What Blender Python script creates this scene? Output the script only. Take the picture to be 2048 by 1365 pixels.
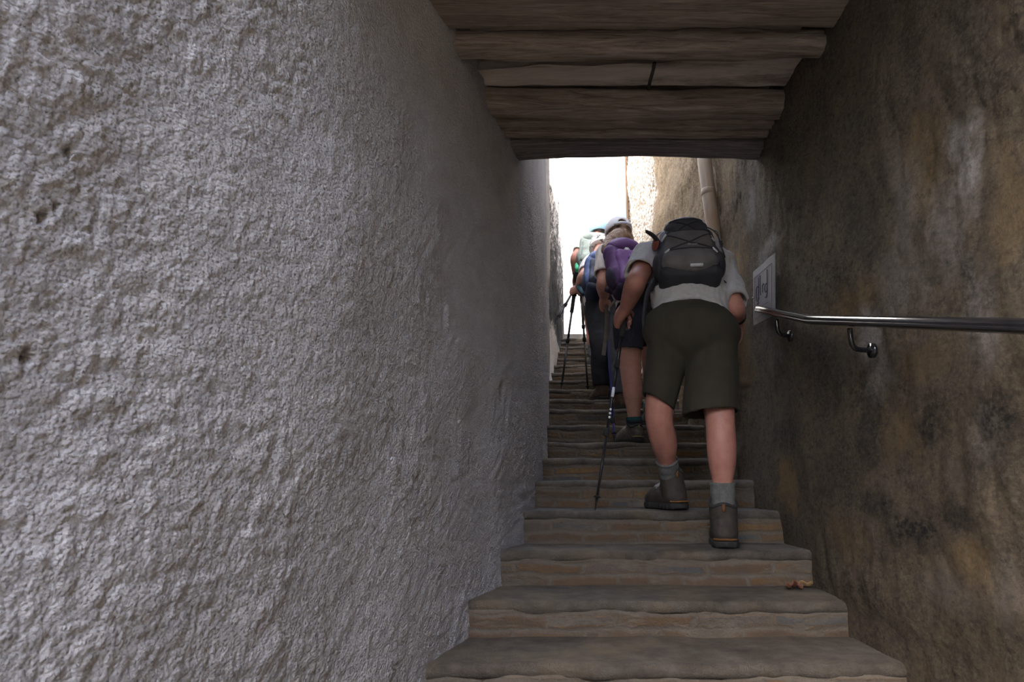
import bpy, math, random
import numpy as np
from mathutils import Vector, Matrix

random.seed(7)
for o in list(bpy.data.objects):
    bpy.data.objects.remove(o, do_unlink=True)
SC = bpy.context.scene
COL = SC.collection

# ------------------------------------------------------------------ camera
F = 1365.0                       # focal length in pixels of a 2048 x 1365 frame (24 mm)
CAMZ = 1.40                      # eye height above the lower street
PITCH = math.radians(11.81)
cp, sp = math.cos(PITCH), math.sin(PITCH)
cd = bpy.data.cameras.new('camera')
cam = bpy.data.objects.new('camera', cd)
COL.objects.link(cam)
cam.location = (0, 0, CAMZ)
cam.rotation_euler = (math.pi / 2 + PITCH, 0, 0)
cd.sensor_width = 36.0
cd.lens = F / 2048 * 36.0
cd.clip_start = 0.02
cd.clip_end = 200
cd.dof.use_dof = True
cd.dof.focus_distance = 3.6
cd.dof.aperture_fstop = 11.0
SC.camera = cam

# ------------------------------------------------------------------ world, sun, exposure
W = bpy.data.worlds.new('sky_world')
SC.world = W
W.use_nodes = True
wn, wl = W.node_tree.nodes, W.node_tree.links
wn.clear()
w_out = wn.new('ShaderNodeOutputWorld')
w_bg = wn.new('ShaderNodeBackground')
w_sky = wn.new('ShaderNodeTexSky')
w_sky.sky_type = 'NISHITA'
w_sky.sun_disc = False
w_sky.sun_elevation = math.radians(52)
w_sky.sun_rotation = math.radians(220)
w_sky.air_density = 1.0
w_sky.dust_density = 3.0
w_bg.inputs['Strength'].default_value = 1.9
wl.new(w_sky.outputs[0], w_bg.inputs[0])
wl.new(w_bg.outputs[0], w_out.inputs[0])

sl = bpy.data.lights.new('sun', 'SUN')
sl.energy = 115.0
sl.angle = math.radians(0.6)
sl.color = (1.0, 0.95, 0.87)
sun = bpy.data.objects.new('sun', sl)
COL.objects.link(sun)
sun.rotation_euler = Vector((-0.90, 0.35, -1.15)).to_track_quat('-Z', 'Y').to_euler()
sun.location = (6, -2, 12)

SC.view_settings.view_transform = 'Standard'
SC.view_settings.look = 'None'
SC.view_settings.exposure = 0.0
SC.view_settings.gamma = 1.0
SC.view_settings.use_curve_mapping = False
SC.cycles.max_bounces = 10
SC.cycles.diffuse_bounces = 7
SC.cycles.use_denoising = True
SC.cycles.sample_clamp_indirect = 8.0

# ------------------------------------------------------------------ small maths
def at(px, py, Y):
    """world point on the plane y = Y seen along a direction of the photographer's view"""
    u, v = (px - 1024.0) / F, -(py - 682.5) / F
    lam = Y / (cp - sp * v)
    return np.array([u * lam, Y, CAMZ + (sp + cp * v) * lam])

def depth(Y, z):
    return Y * cp + (z - CAMZ) * sp

def unit(v):
    v = np.asarray(v, float)
    return v / (np.linalg.norm(v) + 1e-12)

_rs = np.random.RandomState(11)
_perm = np.concatenate([_rs.permutation(256)] * 3).astype(np.int32)
_grad = _rs.normal(size=(256, 3)); _grad /= np.linalg.norm(_grad, axis=1)[:, None]

def perlin(p):
    p = np.asarray(p, float)
    i = np.floor(p).astype(np.int64); f = p - i
    w = f * f * f * (f * (f * 6 - 15) + 10)
    i = i & 255
    r = 0
    for dx in (0, 1):
        for dy in (0, 1):
            for dz in (0, 1):
                h = _perm[_perm[_perm[i[..., 0] + dx] + i[..., 1] + dy] + i[..., 2] + dz]
                g = _grad[h]
                dot = g[..., 0] * (f[..., 0] - dx) + g[..., 1] * (f[..., 1] - dy) + g[..., 2] * (f[..., 2] - dz)
                wx = w[..., 0] if dx else 1 - w[..., 0]
                wy = w[..., 1] if dy else 1 - w[..., 1]
                wz = w[..., 2] if dz else 1 - w[..., 2]
                r = r + wx * wy * wz * dot
    return r * 1.5

def fbm(p, octs=4, gain=0.5):
    r, a = 0, 1.0
    p = np.asarray(p, float)
    for k in range(octs):
        r = r + a * perlin(p * 2.0 ** k + 17.3 * k)
        a *= gain
    return r

def sstep(a, b, x):
    t = np.clip((x - a) / (b - a), 0, 1)
    return t * t * (3 - 2 * t)

# ------------------------------------------------------------------ objects
def tag(o, label=None, cat=None, group=None, kind=None):
    if label: o['label'] = label
    if cat: o['category'] = cat
    if group: o['group'] = group
    if kind: o['kind'] = kind
    return o

def empty(name, loc, label=None, cat=None, group=None):
    o = bpy.data.objects.new(name, None)
    o.empty_display_size = 0.05
    o.location = Vector(loc)
    COL.objects.link(o)
    return tag(o, label, cat, group)

def world_loc(o):
    v = Vector((0, 0, 0))
    while o:
        v += o.location; o = o.parent
    return v

def mesh_obj(name, verts, faces, mat, parent=None, smooth=True, origin=None):
    """verts in world coordinates; the object origin goes to its parent's (or to its own base)"""
    verts = np.asarray(verts, float)
    if origin is None:
        if parent is not None:
            origin = np.array(world_loc(parent))
        else:
            lo, hi = verts.min(0), verts.max(0)
            origin = np.array([(lo[0] + hi[0]) / 2, (lo[1] + hi[1]) / 2, lo[2]])
    origin = np.asarray(origin, float)
    me = bpy.data.meshes.new(name)
    v = (verts - origin).astype(np.float32)
    if isinstance(faces, np.ndarray):
        n, m = faces.shape
        me.vertices.add(len(v)); me.vertices.foreach_set('co', v.ravel())
        me.loops.add(n * m); me.loops.foreach_set('vertex_index', faces.astype(np.int32).ravel())
        me.polygons.add(n)
        me.polygons.foreach_set('loop_start', np.arange(0, n * m, m, dtype=np.int32))
        me.update(calc_edges=True)
    else:
        me.from_pydata(v.tolist(), [], [list(map(int, f)) for f in faces])
    me.validate()
    me.polygons.foreach_set('use_smooth', np.full(len(me.polygons), smooth))
    if mat is not None:
        me.materials.append(mat)
    o = bpy.data.objects.new(name, me)
    COL.objects.link(o)
    if parent is not None:
        o.parent = parent
        o.location = Vector(origin) - world_loc(parent)
    else:
        o.location = Vector(origin)
    return o

class MB:
    """collects simple shapes into one mesh"""
    def __init__(s): s.v, s.f = [], []
    def add(s, v, f):
        b = sum(len(x) for x in s.v)
        s.v.append(np.asarray(v, float)); s.f += [[i + b for i in q] for q in f]
        return s
    def box(s, c, ax, half):
        c = np.asarray(c, float); ax = [np.asarray(a, float) for a in ax]
        v = [c + ax[0] * half[0] * i + ax[1] * half[1] * j + ax[2] * half[2] * k
             for i in (-1, 1) for j in (-1, 1) for k in (-1, 1)]
        return s.add(v, [[0, 1, 3, 2], [4, 6, 7, 5], [0, 4, 5, 1], [2, 3, 7, 6], [0, 2, 6, 4], [1, 5, 7, 3]])
    def aabox(s, lo, hi):
        lo, hi = np.asarray(lo, float), np.asarray(hi, float)
        return s.box((lo + hi) / 2, np.eye(3), (hi - lo) / 2)
    def tube(s, pts, rad, seg=12, flat=None, cap=True, rib=None):
        """swept tube; flat = (vector, factor) squashes the section along a vector"""
        pts = [np.asarray(p, float) for p in pts]
        n = len(pts)
        if np.isscalar(rad): rad = [rad] * n
        t0 = unit(pts[1] - pts[0])
        ref = np.array([0, 0, 1.0]) if abs(t0[2]) < 0.9 else np.array([1.0, 0, 0])
        a = unit(np.cross(t0, ref))
        v, f = [], []
        for i in range(n):
            t = unit((pts[min(i + 1, n - 1)] - pts[max(i - 1, 0)]))
            a = unit(a - t * np.dot(a, t)); b = np.cross(t, a)
            for j in range(seg):
                th = 2 * math.pi * j / seg
                r = rad[i] * (1 + (rib(th, i) if rib else 0))
                d = (a * math.cos(th) + b * math.sin(th)) * r
                if flat is not None:
                    fv = unit(flat[0]); d = d + fv * np.dot(d, fv) * (flat[1] - 1)
                v.append(pts[i] + d)
        for i in range(n - 1):
            for j in range(seg):
                k = (j + 1) % seg
                f.append([i * seg + j, i * seg + k, (i + 1) * seg + k, (i + 1) * seg + j])
        if cap:
            f.append(list(range(seg))[::-1]); f.append([(n - 1) * seg + j for j in range(seg)])
        return s.add(v, f)
    def ball(s, c, r, seg=12, rings=8, ax=None):
        c = np.asarray(c, float)
        if np.isscalar(r): r = (r, r, r)
        ax = np.eye(3) if ax is None else [unit(a) for a in ax]
        v, f = [], []
        for i in range(rings + 1):
            ph = math.pi * i / rings
            for j in range(seg):
                th = 2 * math.pi * j / seg
                v.append(c + ax[0] * r[0] * math.sin(ph) * math.cos(th) + ax[1] * r[1] * math.sin(ph) * math.sin(th) + ax[2] * r[2] * math.cos(ph))
        for i in range(rings):
            for j in range(seg):
                k = (j + 1) % seg
                f.append([i * seg + j, (i + 1) * seg + j, (i + 1) * seg + k, i * seg + k])
        return s.add(v, f)
    def build(s, name, mat, parent=None, smooth=True, origin=None):
        return mesh_obj(name, np.concatenate(s.v), s.f, mat, parent, smooth, origin)

def spline(pts, n=6):
    """Catmull-Rom through points (any width of row)"""
    P = [np.asarray(p, float) for p in pts]
    P = [2 * P[0] - P[1]] + P + [2 * P[-1] - P[-2]]
    out = []
    for i in range(1, len(P) - 2):
        for k in range(n):
            t = k / n
            out.append(0.5 * (2 * P[i] + (P[i + 1] - P[i - 1]) * t + (2 * P[i - 1] - 5 * P[i] + 4 * P[i + 1] - P[i + 2]) * t * t
                              + (-P[i - 1] + 3 * P[i] - 3 * P[i + 1] + P[i + 2]) * t ** 3))
    out.append(P[-2])
    return out

# ------------------------------------------------------------------ implicit solids -> one continuous skin
class Vol:
    def __init__(s, lo, hi, h):
        s.lo = np.asarray(lo, float); s.h = h
        s.n = np.ceil((np.asarray(hi, float) - s.lo) / h).astype(int) + 2
        s.d = np.full(s.n, 0.5, np.float32)
    def sub(s, lo, hi):
        a = np.clip(np.floor((np.asarray(lo) - s.lo) / s.h).astype(int), 0, s.n)
        b = np.clip(np.ceil((np.asarray(hi) - s.lo) / s.h).astype(int) + 1, 0, s.n)
        sl_ = tuple(slice(x, y) for x, y in zip(a, b))
        ax = [s.lo[i] + s.h * np.arange(a[i], b[i]) for i in range(3)]
        return sl_, np.stack(np.meshgrid(*ax, indexing='ij'), -1)
    def put(s, sl_, dn, k, mode):
        a = s.d[sl_]
        if mode == 'add':
            if k > 0:
                hh = np.maximum(k - np.abs(a - dn), 0) / k
                s.d[sl_] = np.minimum(a, dn) - hh * hh * k * 0.25
            else: s.d[sl_] = np.minimum(a, dn)
        elif mode == 'cut':
            b = -dn
            if k > 0:
                hh = np.maximum(k - np.abs(a - b), 0) / k
                s.d[sl_] = np.maximum(a, b) + hh * hh * k * 0.25
            else: s.d[sl_] = np.maximum(a, b)
    def cap(s, a, b, ra, rb, k=0.02, flat=None, mode='add', clip=(), hollow=None):
        a, b = np.asarray(a, float), np.asarray(b, float)
        m = max(ra, rb) * max(1.0, flat[1] if flat else 1.0) + k + 3 * s.h
        sl_, P = s.sub(np.minimum(a, b) - m, np.maximum(a, b) + m)
        if P.size == 0: return s
        ba = b - a
        t = np.clip(((P - a) @ ba) / (ba @ ba + 1e-9), 0, 1)
        q = P - (a + t[..., None] * ba)
        if flat:
            fv = unit(flat[0]); q = q + (q @ fv)[..., None] * fv * (1 / flat[1] - 1)
        dn = np.sqrt((q * q).sum(-1)) - (ra + (rb - ra) * t)
        dn0 = dn
        if flat and flat[1] < 1: dn = dn * (0.5 + 0.5 * flat[1])
        for cpt, cn in clip: dn = np.maximum(dn, (P - np.asarray(cpt)) @ unit(cn))
        if hollow is not None:      # (point, outward normal, wall thickness, depth): an open hem
            hp_, hn_, th_, dp_ = hollow
            dn = np.maximum(dn, -np.maximum(dn0 + th_, -dp_ - (P - hp_) @ unit(hn_)))
        s.put(sl_, dn.astype(np.float32), k, mode)
        return s
    def chain(s, pts, rad, k=0.02, flat=None, n=4, mode='add', clip=()):
        rows = spline([list(p) + [r] for p, r in zip(pts, rad)], n)
        for u, v in zip(rows[:-1], rows[1:]):
            s.cap(u[:3], v[:3], u[3], v[3], k if mode == 'add' and k < 0.012 else min(k, 0.012), flat, mode, clip)
        return s
    def ell(s, c, ax, r, k=0.02, mode='add'):
        c = np.asarray(c, float); r = np.asarray(r, float)
        m = r.max() + k + 3 * s.h
        sl_, P = s.sub(c - m, c + m)
        if P.size == 0: return s
        q = np.stack([((P - c) @ unit(a)) / ri for a, ri in zip(ax, r)], -1)
        L = np.sqrt((q * q).sum(-1))
        G = np.sqrt(((q / r) ** 2).sum(-1)) + 1e-6
        s.put(sl_, (L * (L - 1) / G).astype(np.float32), k, mode)
        return s
    def rbox(s, c, ax, half, r, k=0.0, mode='add', taper=0.0):
        c = np.asarray(c, float); half = np.asarray(half, float)
        m = np.linalg.norm(half) + k + 3 * s.h
        sl_, P = s.sub(c - m, c + m)
        if P.size == 0: return s
        L = np.stack([(P - c) @ unit(a) for a in ax], -1)
        if taper:
            w = L[..., 2] / half[2]
            L[..., 0] = L[..., 0] * (1 + taper * np.clip(w, -1, 1)); L[..., 1] = L[..., 1] * (1 + taper * 0.8 * np.clip(w, -1, 1))
        q = np.abs(L) - half + r
        dn = np.sqrt((np.maximum(q, 0) ** 2).sum(-1)) + np.minimum(q.max(-1), 0) - r
        s.put(sl_, dn.astype(np.float32), k, mode)
        return s
    def plane(s, p0, n, near=None, rad=None, k=0.0):
        """removes what lies on the +n side (within a ball if given)"""
        p0, n = np.asarray(p0, float), unit(n)
        if near is None: sl_, P = s.sub(s.lo, s.lo + s.h * s.n)
        else: sl_, P = s.sub(np.asarray(near) - rad, np.asarray(near) + rad)
        if P.size == 0: return s
        s.put(sl_, -((P - p0) @ n).astype(np.float32), k, 'cut')
        return s
    def mesh(s, smooth=2):
        d = s.d
        d[0], d[-1] = 0.5, 0.5; d[:, 0], d[:, -1] = 0.5, 0.5; d[:, :, 0], d[:, :, -1] = 0.5, 0.5
        ins = d < 0
        N = np.array(d.shape) - 1
        cnt = np.zeros(N, np.int8)
        for i in (0, 1):
            for j in (0, 1):
                for k in (0, 1):
                    cnt += ins[i:i + N[0], j:j + N[1], k:k + N[2]]
        act = np.argwhere((cnt > 0) & (cnt < 8))
        idx = np.full(N, -1, np.int64)
        idx[tuple(act.T)] = np.arange(len(act))
        corners = [(i, j, k) for i in (0, 1) for j in (0, 1) for k in (0, 1)]
        val = {c: d[act[:, 0] + c[0], act[:, 1] + c[1], act[:, 2] + c[2]] for c in corners}
        acc = np.zeros((len(act), 3)); num = np.zeros(len(act))
        for ax in range(3):
            for c in corners:
                if c[ax] == 0:
                    c2 = list(c); c2[ax] = 1; c2 = tuple(c2)
                    a, b = val[c], val[c2]
                    m = (a < 0) != (b < 0)
                    t = np.where(m, a / np.where(m, a - b, 1), 0)
                    p = np.repeat(np.array([c], float), len(act), 0); p[:, ax] = t
                    acc[m] += p[m]; num[m] += 1
        V = s.lo + s.h * (act + acc / np.maximum(num, 1)[:, None])
        quads = []
        for ax in range(3):
            o1, o2 = [(1, 2), (2, 0), (0, 1)][ax]
            sa = [slice(1, -1)] * 3; sb = [slice(1, -1)] * 3
            sa[ax] = slice(0, -1); sb[ax] = slice(1, None)
            A, B = ins[tuple(sa)], ins[tuple(sb)]
            for flip in (0, 1):
                e = np.argwhere((A & ~B) if flip == 0 else (~A & B))
                if len(e) == 0: continue
                e = e + 1; e[:, ax] -= 1
                def cell(da, db):
                    q = e.copy(); q[:, o1] -= da; q[:, o2] -= db
                    return idx[q[:, 0], q[:, 1], q[:, 2]]
                q = np.stack([cell(1, 1), cell(0, 1), cell(0, 0), cell(1, 0)], 1)
                quads.append(q if flip == 0 else q[:, ::-1])
        Q = np.concatenate(quads)
        E = np.concatenate([Q[:, [0, 1]], Q[:, [1, 2]], Q[:, [2, 3]], Q[:, [3, 0]]])
        deg = np.bincount(E[:, 0], minlength=len(V)) + np.bincount(E[:, 1], minlength=len(V))
        for it in range(smooth):
            lam = 0.5
            S = np.stack([np.bincount(E[:, 0], V[E[:, 1], c], len(V)) + np.bincount(E[:, 1], V[E[:, 0], c], len(V)) for c in range(3)], 1)
            V = V + lam * (S / np.maximum(deg, 1)[:, None] - V)
        return V, Q

def normals(V, Q):
    n = np.cross(V[Q[:, 2]] - V[Q[:, 0]], V[Q[:, 3]] - V[Q[:, 1]])
    N = np.zeros_like(V)
    for c in range(4):
        for k in range(3):
            N[:, k] += np.bincount(Q[:, c], n[:, k], len(V))
    return N / (np.linalg.norm(N, axis=1)[:, None] + 1e-12)

def skin(vol, name, mat, parent=None, smooth=2, wrinkle=None, origin=None):
    V, Q = vol.mesh(smooth)
    if wrinkle is not None:
        V = V + normals(V, Q) * wrinkle(V)[:, None]
    return mesh_obj(name, V, Q, mat, parent, True, origin)

# ------------------------------------------------------------------ materials
MATS = {}
def new_mat(name):
    m = bpy.data.materials.new(name); m.use_nodes = True
    return m, m.node_tree.nodes, m.node_tree.links, m.node_tree.nodes['Principled BSDF']

def ramp(nt, stops, fac):
    r = nt.nodes.new('ShaderNodeValToRGB')
    el = r.color_ramp.elements
    while len(el) < len(stops): el.new(0.5)
    for e, (p, c) in zip(el, stops):
        e.position = p; e.color = (c[0], c[1], c[2], 1)
    nt.links.new(fac, r.inputs[0])
    return r.outputs[0]

def noise(nt, scale, detail=4, rough=0.55, vec=None, dist=0.0):
    n = nt.nodes.new('ShaderNodeTexNoise')
    n.inputs['Scale'].default_value = scale; n.inputs['Detail'].default_value = detail
    n.inputs['Roughness'].default_value = rough; n.inputs['Distortion'].default_value = dist
    if vec is not None: nt.links.new(vec, n.inputs['Vector'])
    return n.outputs['Fac']

def mapping(nt, scale, loc=(0, 0, 0)):
    g = nt.nodes.new('ShaderNodeNewGeometry')
    m = nt.nodes.new('ShaderNodeMapping')
    m.inputs['Scale'].default_value = scale; m.inputs['Location'].default_value = loc
    nt.links.new(g.outputs['Position'], m.inputs['Vector'])
    return m.outputs[0]

def mixc(nt, fac, a, b, mode='MIX'):
    m = nt.nodes.new('ShaderNodeMix'); m.data_type = 'RGBA'; m.blend_type = mode
    if isinstance(fac, float): m.inputs[0].default_value = fac
    else: nt.links.new(fac, m.inputs[0])
    for s_, x in ((6, a), (7, b)):
        if isinstance(x, tuple): m.inputs[s_].default_value = (*x, 1)
        else: nt.links.new(x, m.inputs[s_])
    return m.outputs[2]

def math_n(nt, op, a, b=0.0, clamp=False):
    m = nt.nodes.new('ShaderNodeMath'); m.operation = op; m.use_clamp = clamp
    for i, x in enumerate((a, b)):
        if isinstance(x, (int, float)): m.inputs[i].default_value = x
        else: nt.links.new(x, m.inputs[i])
    return m.outputs[0]

def maprange(nt, v, a, b, c=0.0, d=1.0):
    m = nt.nodes.new('ShaderNodeMapRange'); m.clamp = True
    nt.links.new(v, m.inputs[0])
    for i, x in enumerate((a, b, c, d)): m.inputs[1 + i].default_value = x
    return m.outputs[0]

def bump(nt, bsdf, h, strength=0.5, dist=0.01, prev=None):
    b = nt.nodes.new('ShaderNodeBump')
    b.inputs['Strength'].default_value = strength; b.inputs['Distance'].default_value = dist
    nt.links.new(h, b.inputs['Height'])
    if prev is not None: nt.links.new(prev, b.inputs['Normal'])
    nt.links.new(b.outputs[0], bsdf.inputs['Normal'])
    return b.outputs[0]

def plain(name, col, rough=0.6, metal=0.0, var=0.18, scale=30.0, bscale=400.0, bstr=0.25, bdist=0.002, col2=None, spec=None, vscale=(1, 1, 1)):
    if name in MATS: return MATS[name]
    m, n, l, b = new_mat(name)
    nt = m.node_tree
    vec = mapping(nt, vscale)
    c2 = col2 or tuple(x * (1 - var) for x in col)
    c1 = tuple(min(1, x * (1 + var)) for x in col) if col2 is None else col
    fac = noise(nt, scale, 5, 0.6, vec)
    l.new(ramp(nt, [(0.32, c2), (0.68, c1)], fac), b.inputs['Base Color'])
    b.inputs['Roughness'].default_value = rough
    b.inputs['Metallic'].default_value = metal
    if spec is not None: b.inputs['Specular IOR Level'].default_value = spec
    if bstr > 0: bump(nt, b, noise(nt, bscale, 3, 0.6, vec), bstr, bdist)
    MATS[name] = m
    return m

# ================================================================== SETTING
# ---- stairs: tread depth 0.367 m, riser about 0.134 m
TREAD, Y0 = 0.367, 2.18
NOSE_PX = [1330, 1203, 1103, 1022, 962, 917, 885, 850, 818, 798, 778, 760, 744, 729, 716, 704, 693, 684, 676]
def z_from_px(py, Y):
    return at(1024, py, Y)[2]
NS = len(NOSE_PX)
SY = [Y0 + TREAD * k for k in range(NS)]
SZ = [z_from_px(p, y) for p, y in zip(NOSE_PX, SY)]
LOW = 6
for k in range(1, LOW + 1):
    SY.insert(0, Y0 - TREAD * k); SZ.insert(0, SZ[0] - 0.132)
def step_y(k): return SY[k + LOW]
def step_z(k): return SZ[k + LOW]
STREET_Z = SZ[0] - 0.132
LAND_Z = SZ[-1] + 0.125
LAND_Y = SY[-1] + TREAD

def px_x(px, k):
    return (px - 1024) / F * depth(step_y(k), step_z(k))
LPX = {0: 853, 1: 941, 2: 1000, 3: 1059, 4: 1071, 5: 1087, 6: 1093, 7: 1096, 8: 1096, 9: 1097, 10: 1097, 11: 1098, 12: 1101, 13: 1109, 14: 1114, 15: 1117, 16: 1119, 17: 1120, 18: 1121}
left_path = [(-6.0, -2.55), (-1.0, -1.20)] + [(step_y(k), px_x(p, k)) for k, p in LPX.items()] + [(10.2, 0.80)]
LY = np.array([p[0] for p in left_path]); LX = np.array([p[1] for p in left_path])
_k = np.array([.25, .5, .25])
LX[3:-2] = np.convolve(LX, _k, 'same')[3:-2]
RPX = {0: 1803, 1: 1691, 2: 1612, 3: 1555, 4: 1504}
right_path = [(-6.0, 0.55), (-1.0, 0.93)] + [(step_y(k), px_x(p, k)) for k, p in RPX.items()] + [(4.8, 1.31), (5.5, 1.325), (7.25, 1.315)]
RY = np.array([p[0] for p in right_path]); RX = np.array([p[1] for p in right_path])
def xl(Y): return np.interp(Y, LY, LX)
def xr(Y): return np.interp(Y, RY, RX)
def on_right(px, py, off=0.0):
    lo, hi = 0.3, 9.0
    for _ in range(50):
        m = (lo + hi) / 2
        if at(px, py, m)[0] > xr(m) - off: hi = m
        else: lo = m
    return at(px, py, lo)
def on_left(px, py, off=0.0):
    lo, hi = 0.3, 6.5
    for _ in range(50):
        m = (lo + hi) / 2
        if at(px, py, m)[0] > xl(m) + off: lo = m
        else: hi = m
    return at(px, py, lo)

TOPZ = 10.2
CEIL = CAMZ + 1.62
END_Y = 3.25            # the passage ends here
IN_Y = 0.60             # and begins here, above the photographer

def attr(o, name, vals):
    a = o.data.attributes.new(name, 'FLOAT', 'POINT')
    a.data.foreach_set('value', np.asarray(vals, np.float32))

def attr_node(nt, name):
    a = nt.nodes.new('ShaderNodeAttribute'); a.attribute_name = name
    return a.outputs['Fac']

def wall_sheet(name, ys, zs, xf, side, disp, mat, thick=0.35):
    """rough wall face over plan line x = xf(y), pushed into the passage by disp; solid behind"""
    ys, zs = np.asarray(ys), np.asarray(zs)
    Yg, Zg = np.meshgrid(ys, zs, indexing='ij')
    X = xf(Yg) - side * disp(Yg, Zg)
    V = np.stack([X, Yg, Zg], -1).reshape(-1, 3)
    ny, nz = len(ys), len(zs)
    I = np.arange(ny * nz).reshape(ny, nz)
    q = np.stack([I[:-1, :-1], I[1:, :-1], I[1:, 1:], I[:-1, 1:]], -1).reshape(-1, 4)
    if side < 0: pass
    else: q = q[:, ::-1]
    b = len(V)
    back = np.array([[xf(ys[0]) + side * thick, ys[0], zs[0]], [xf(ys[-1]) + side * thick, ys[-1], zs[0]],
                     [xf(ys[-1]) + side * thick, ys[-1], zs[-1]], [xf(ys[0]) + side * thick, ys[0], zs[-1]]])
    c = [I[0, 0], I[-1, 0], I[-1, -1], I[0, -1]]
    ext = np.array([[b, b + 1, b + 2, b + 3], [c[0], b, b + 3, c[3]], [c[1], c[2], b + 2, b + 1], [c[3], b + 3, b + 2, c[2]], [c[0], c[1], b + 1, b]])
    if side < 0: ext = ext[:, ::-1]
    o = mesh_obj(name, np.concatenate([V, back]), np.concatenate([q, ext]), mat, None, True)
    tag(o, kind='structure')
    return o, np.concatenate([V, back])

def grid_line(segs):
    out = []
    for a, b, h0, h1 in segs:
        y = a
        while y < b - 1e-6:
            out.append(y); t = (y - a) / (b - a); y += h0 + (h1 - h0) * t
    out.append(segs[-1][1])
    return np.array(out)

# ---- left wall: thick rough white plaster
CHIPS = ((1004, 786, 0.030), (149, 303, 0.0055), (96, 436, 0.005), (75, 716, 0.007), (128, 418, .004))
def left_disp(Y, Z):
    p = np.stack([np.zeros_like(Y), Y, Z * 0.75], -1)
    wob = fbm(p * 1.6 + 5, 2) * 0.018
    q = p * np.array([1, 1, 1.5]) + 0.012 * np.stack([p[..., 0] * 0, perlin(p * 9), perlin(p * 9 + 9)], -1)
    lumps = np.abs(perlin(q * 12 + 3)) * 0.0065 + np.abs(perlin(q * 29 + 8)) * 0.0055
    patch = sstep(-0.1, 0.45, fbm(p * 2.4 + 31, 2))
    fine = np.abs(perlin(q * 58 + 1)) * 0.0055
    d = wob + lumps * (0.6 + 0.6 * patch) + fine
    # chips knocked out of the plaster
    for px, py, r in CHIPS:
        c = on_left(px, py)
        rr = np.sqrt(((Y - c[1])) ** 2 + ((Z - c[2]) * 0.55) ** 2)
        d = d - 0.04 * (1 - sstep(r * 0.5, r, rr))
    c = on_left(1003, 830)
    rr = np.sqrt(((Y - c[1]) / 0.10) ** 2 + ((Z - c[2]) / 0.16) ** 2)
    d = d - 0.008 * (1 - sstep(0.7, 1.0, rr + 0.3 * perlin(p * 22)))
    return d - 0.004

m, n, l, b = new_mat('left_plaster'); nt = m.node_tree
vec = mapping(nt, (1, 1, 1.2))
c0 = ramp(nt, [(0.25, (0.50, 0.50, 0.515)), (0.55, (0.60, 0.60, 0.615)), (0.8, (0.66, 0.66, 0.67))], noise(nt, 7, 6, 0.6, vec))
g = nt.nodes.new('ShaderNodeNewGeometry'); sep = nt.nodes.new('ShaderNodeSeparateXYZ')
l.new(g.outputs['Position'], sep.inputs[0])
grime = math_n(nt, 'MULTIPLY', maprange(nt, sep.outputs['Z'], CAMZ - 0.1, CAMZ - 0.9), maprange(nt, noise(nt, 3.2, 5, .6, vec), .35, .7))
c0 = mixc(nt, math_n(nt, 'MULTIPLY', grime, 0.6), c0, (0.34, 0.29, 0.24))
c0 = mixc(nt, maprange(nt, noise(nt, 60, 3, .6, vec), .60, .78, 0, .35), c0, (0.36, 0.32, 0.29))
c0 = mixc(nt, maprange(nt, noise(nt, 130, 4, .7, vec), .50, .66, 0, .40), c0, (0.33, 0.32, 0.32))  # dark and pale flecks paint shading of the plaster grain into the colour
c0 = mixc(nt, maprange(nt, noise(nt, 95, 4, .7, mapping(nt, (1, 1, 1.2), (5, 5, 5))), .54, .68, 0, .5), c0, (0.76, 0.76, 0.77))
c0 = mixc(nt, attr_node(nt, 'chip'), c0, (0.13, 0.11, 0.095))  # chip holes: brown backing and the shade inside, in one dark colour
l.new(c0, b.inputs['Base Color']); b.inputs['Roughness'].default_value = 0.9
b.inputs['Specular IOR Level'].default_value = 0.08
vor = nt.nodes.new('ShaderNodeTexVoronoi'); vor.feature = 'SMOOTH_F1'; vor.inputs['Scale'].default_value = 125; vor.inputs['Smoothness'].default_value = .6
l.new(vec, vor.inputs['Vector'])
bn = bump(nt, b, noise(nt, 52, 4, .6, vec), 0.6, 0.010)
bn = bump(nt, b, math_n(nt, 'MULTIPLY', vor.outputs['Distance'], -1.0), 0.9, 0.0065, bn)
bump(nt, b, noise(nt, 210, 4, .65, vec), 0.8, 0.006, bn)
M_LEFT = m
zs = grid_line([(STREET_Z - 0.1, 0.35, 0.05, 0.012), (0.35, 3.1, 0.0075, 0.0075), (3.1, 5.0, 0.02, 0.1)])
ys = grid_line([(-6.0, 0.5, 0.3, 0.012), (0.5, 1.6, 0.005, 0.006), (1.6, 3.7, 0.007, 0.014), (3.7, 6.35, 0.014, 0.03)])
wl_, V = wall_sheet('wall_left', ys, zs, xl, -1, left_disp, M_LEFT)
ch_ = np.zeros(len(V))
for px, py, r in CHIPS:
    c = on_left(px, py); ch_ = np.maximum(ch_, 1 - sstep(r * .6, r * 1.05, np.sqrt((V[:, 1] - c[1]) ** 2 + ((V[:, 2] - c[2]) * .55) ** 2)))
attr(wl_, 'chip', ch_)

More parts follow.
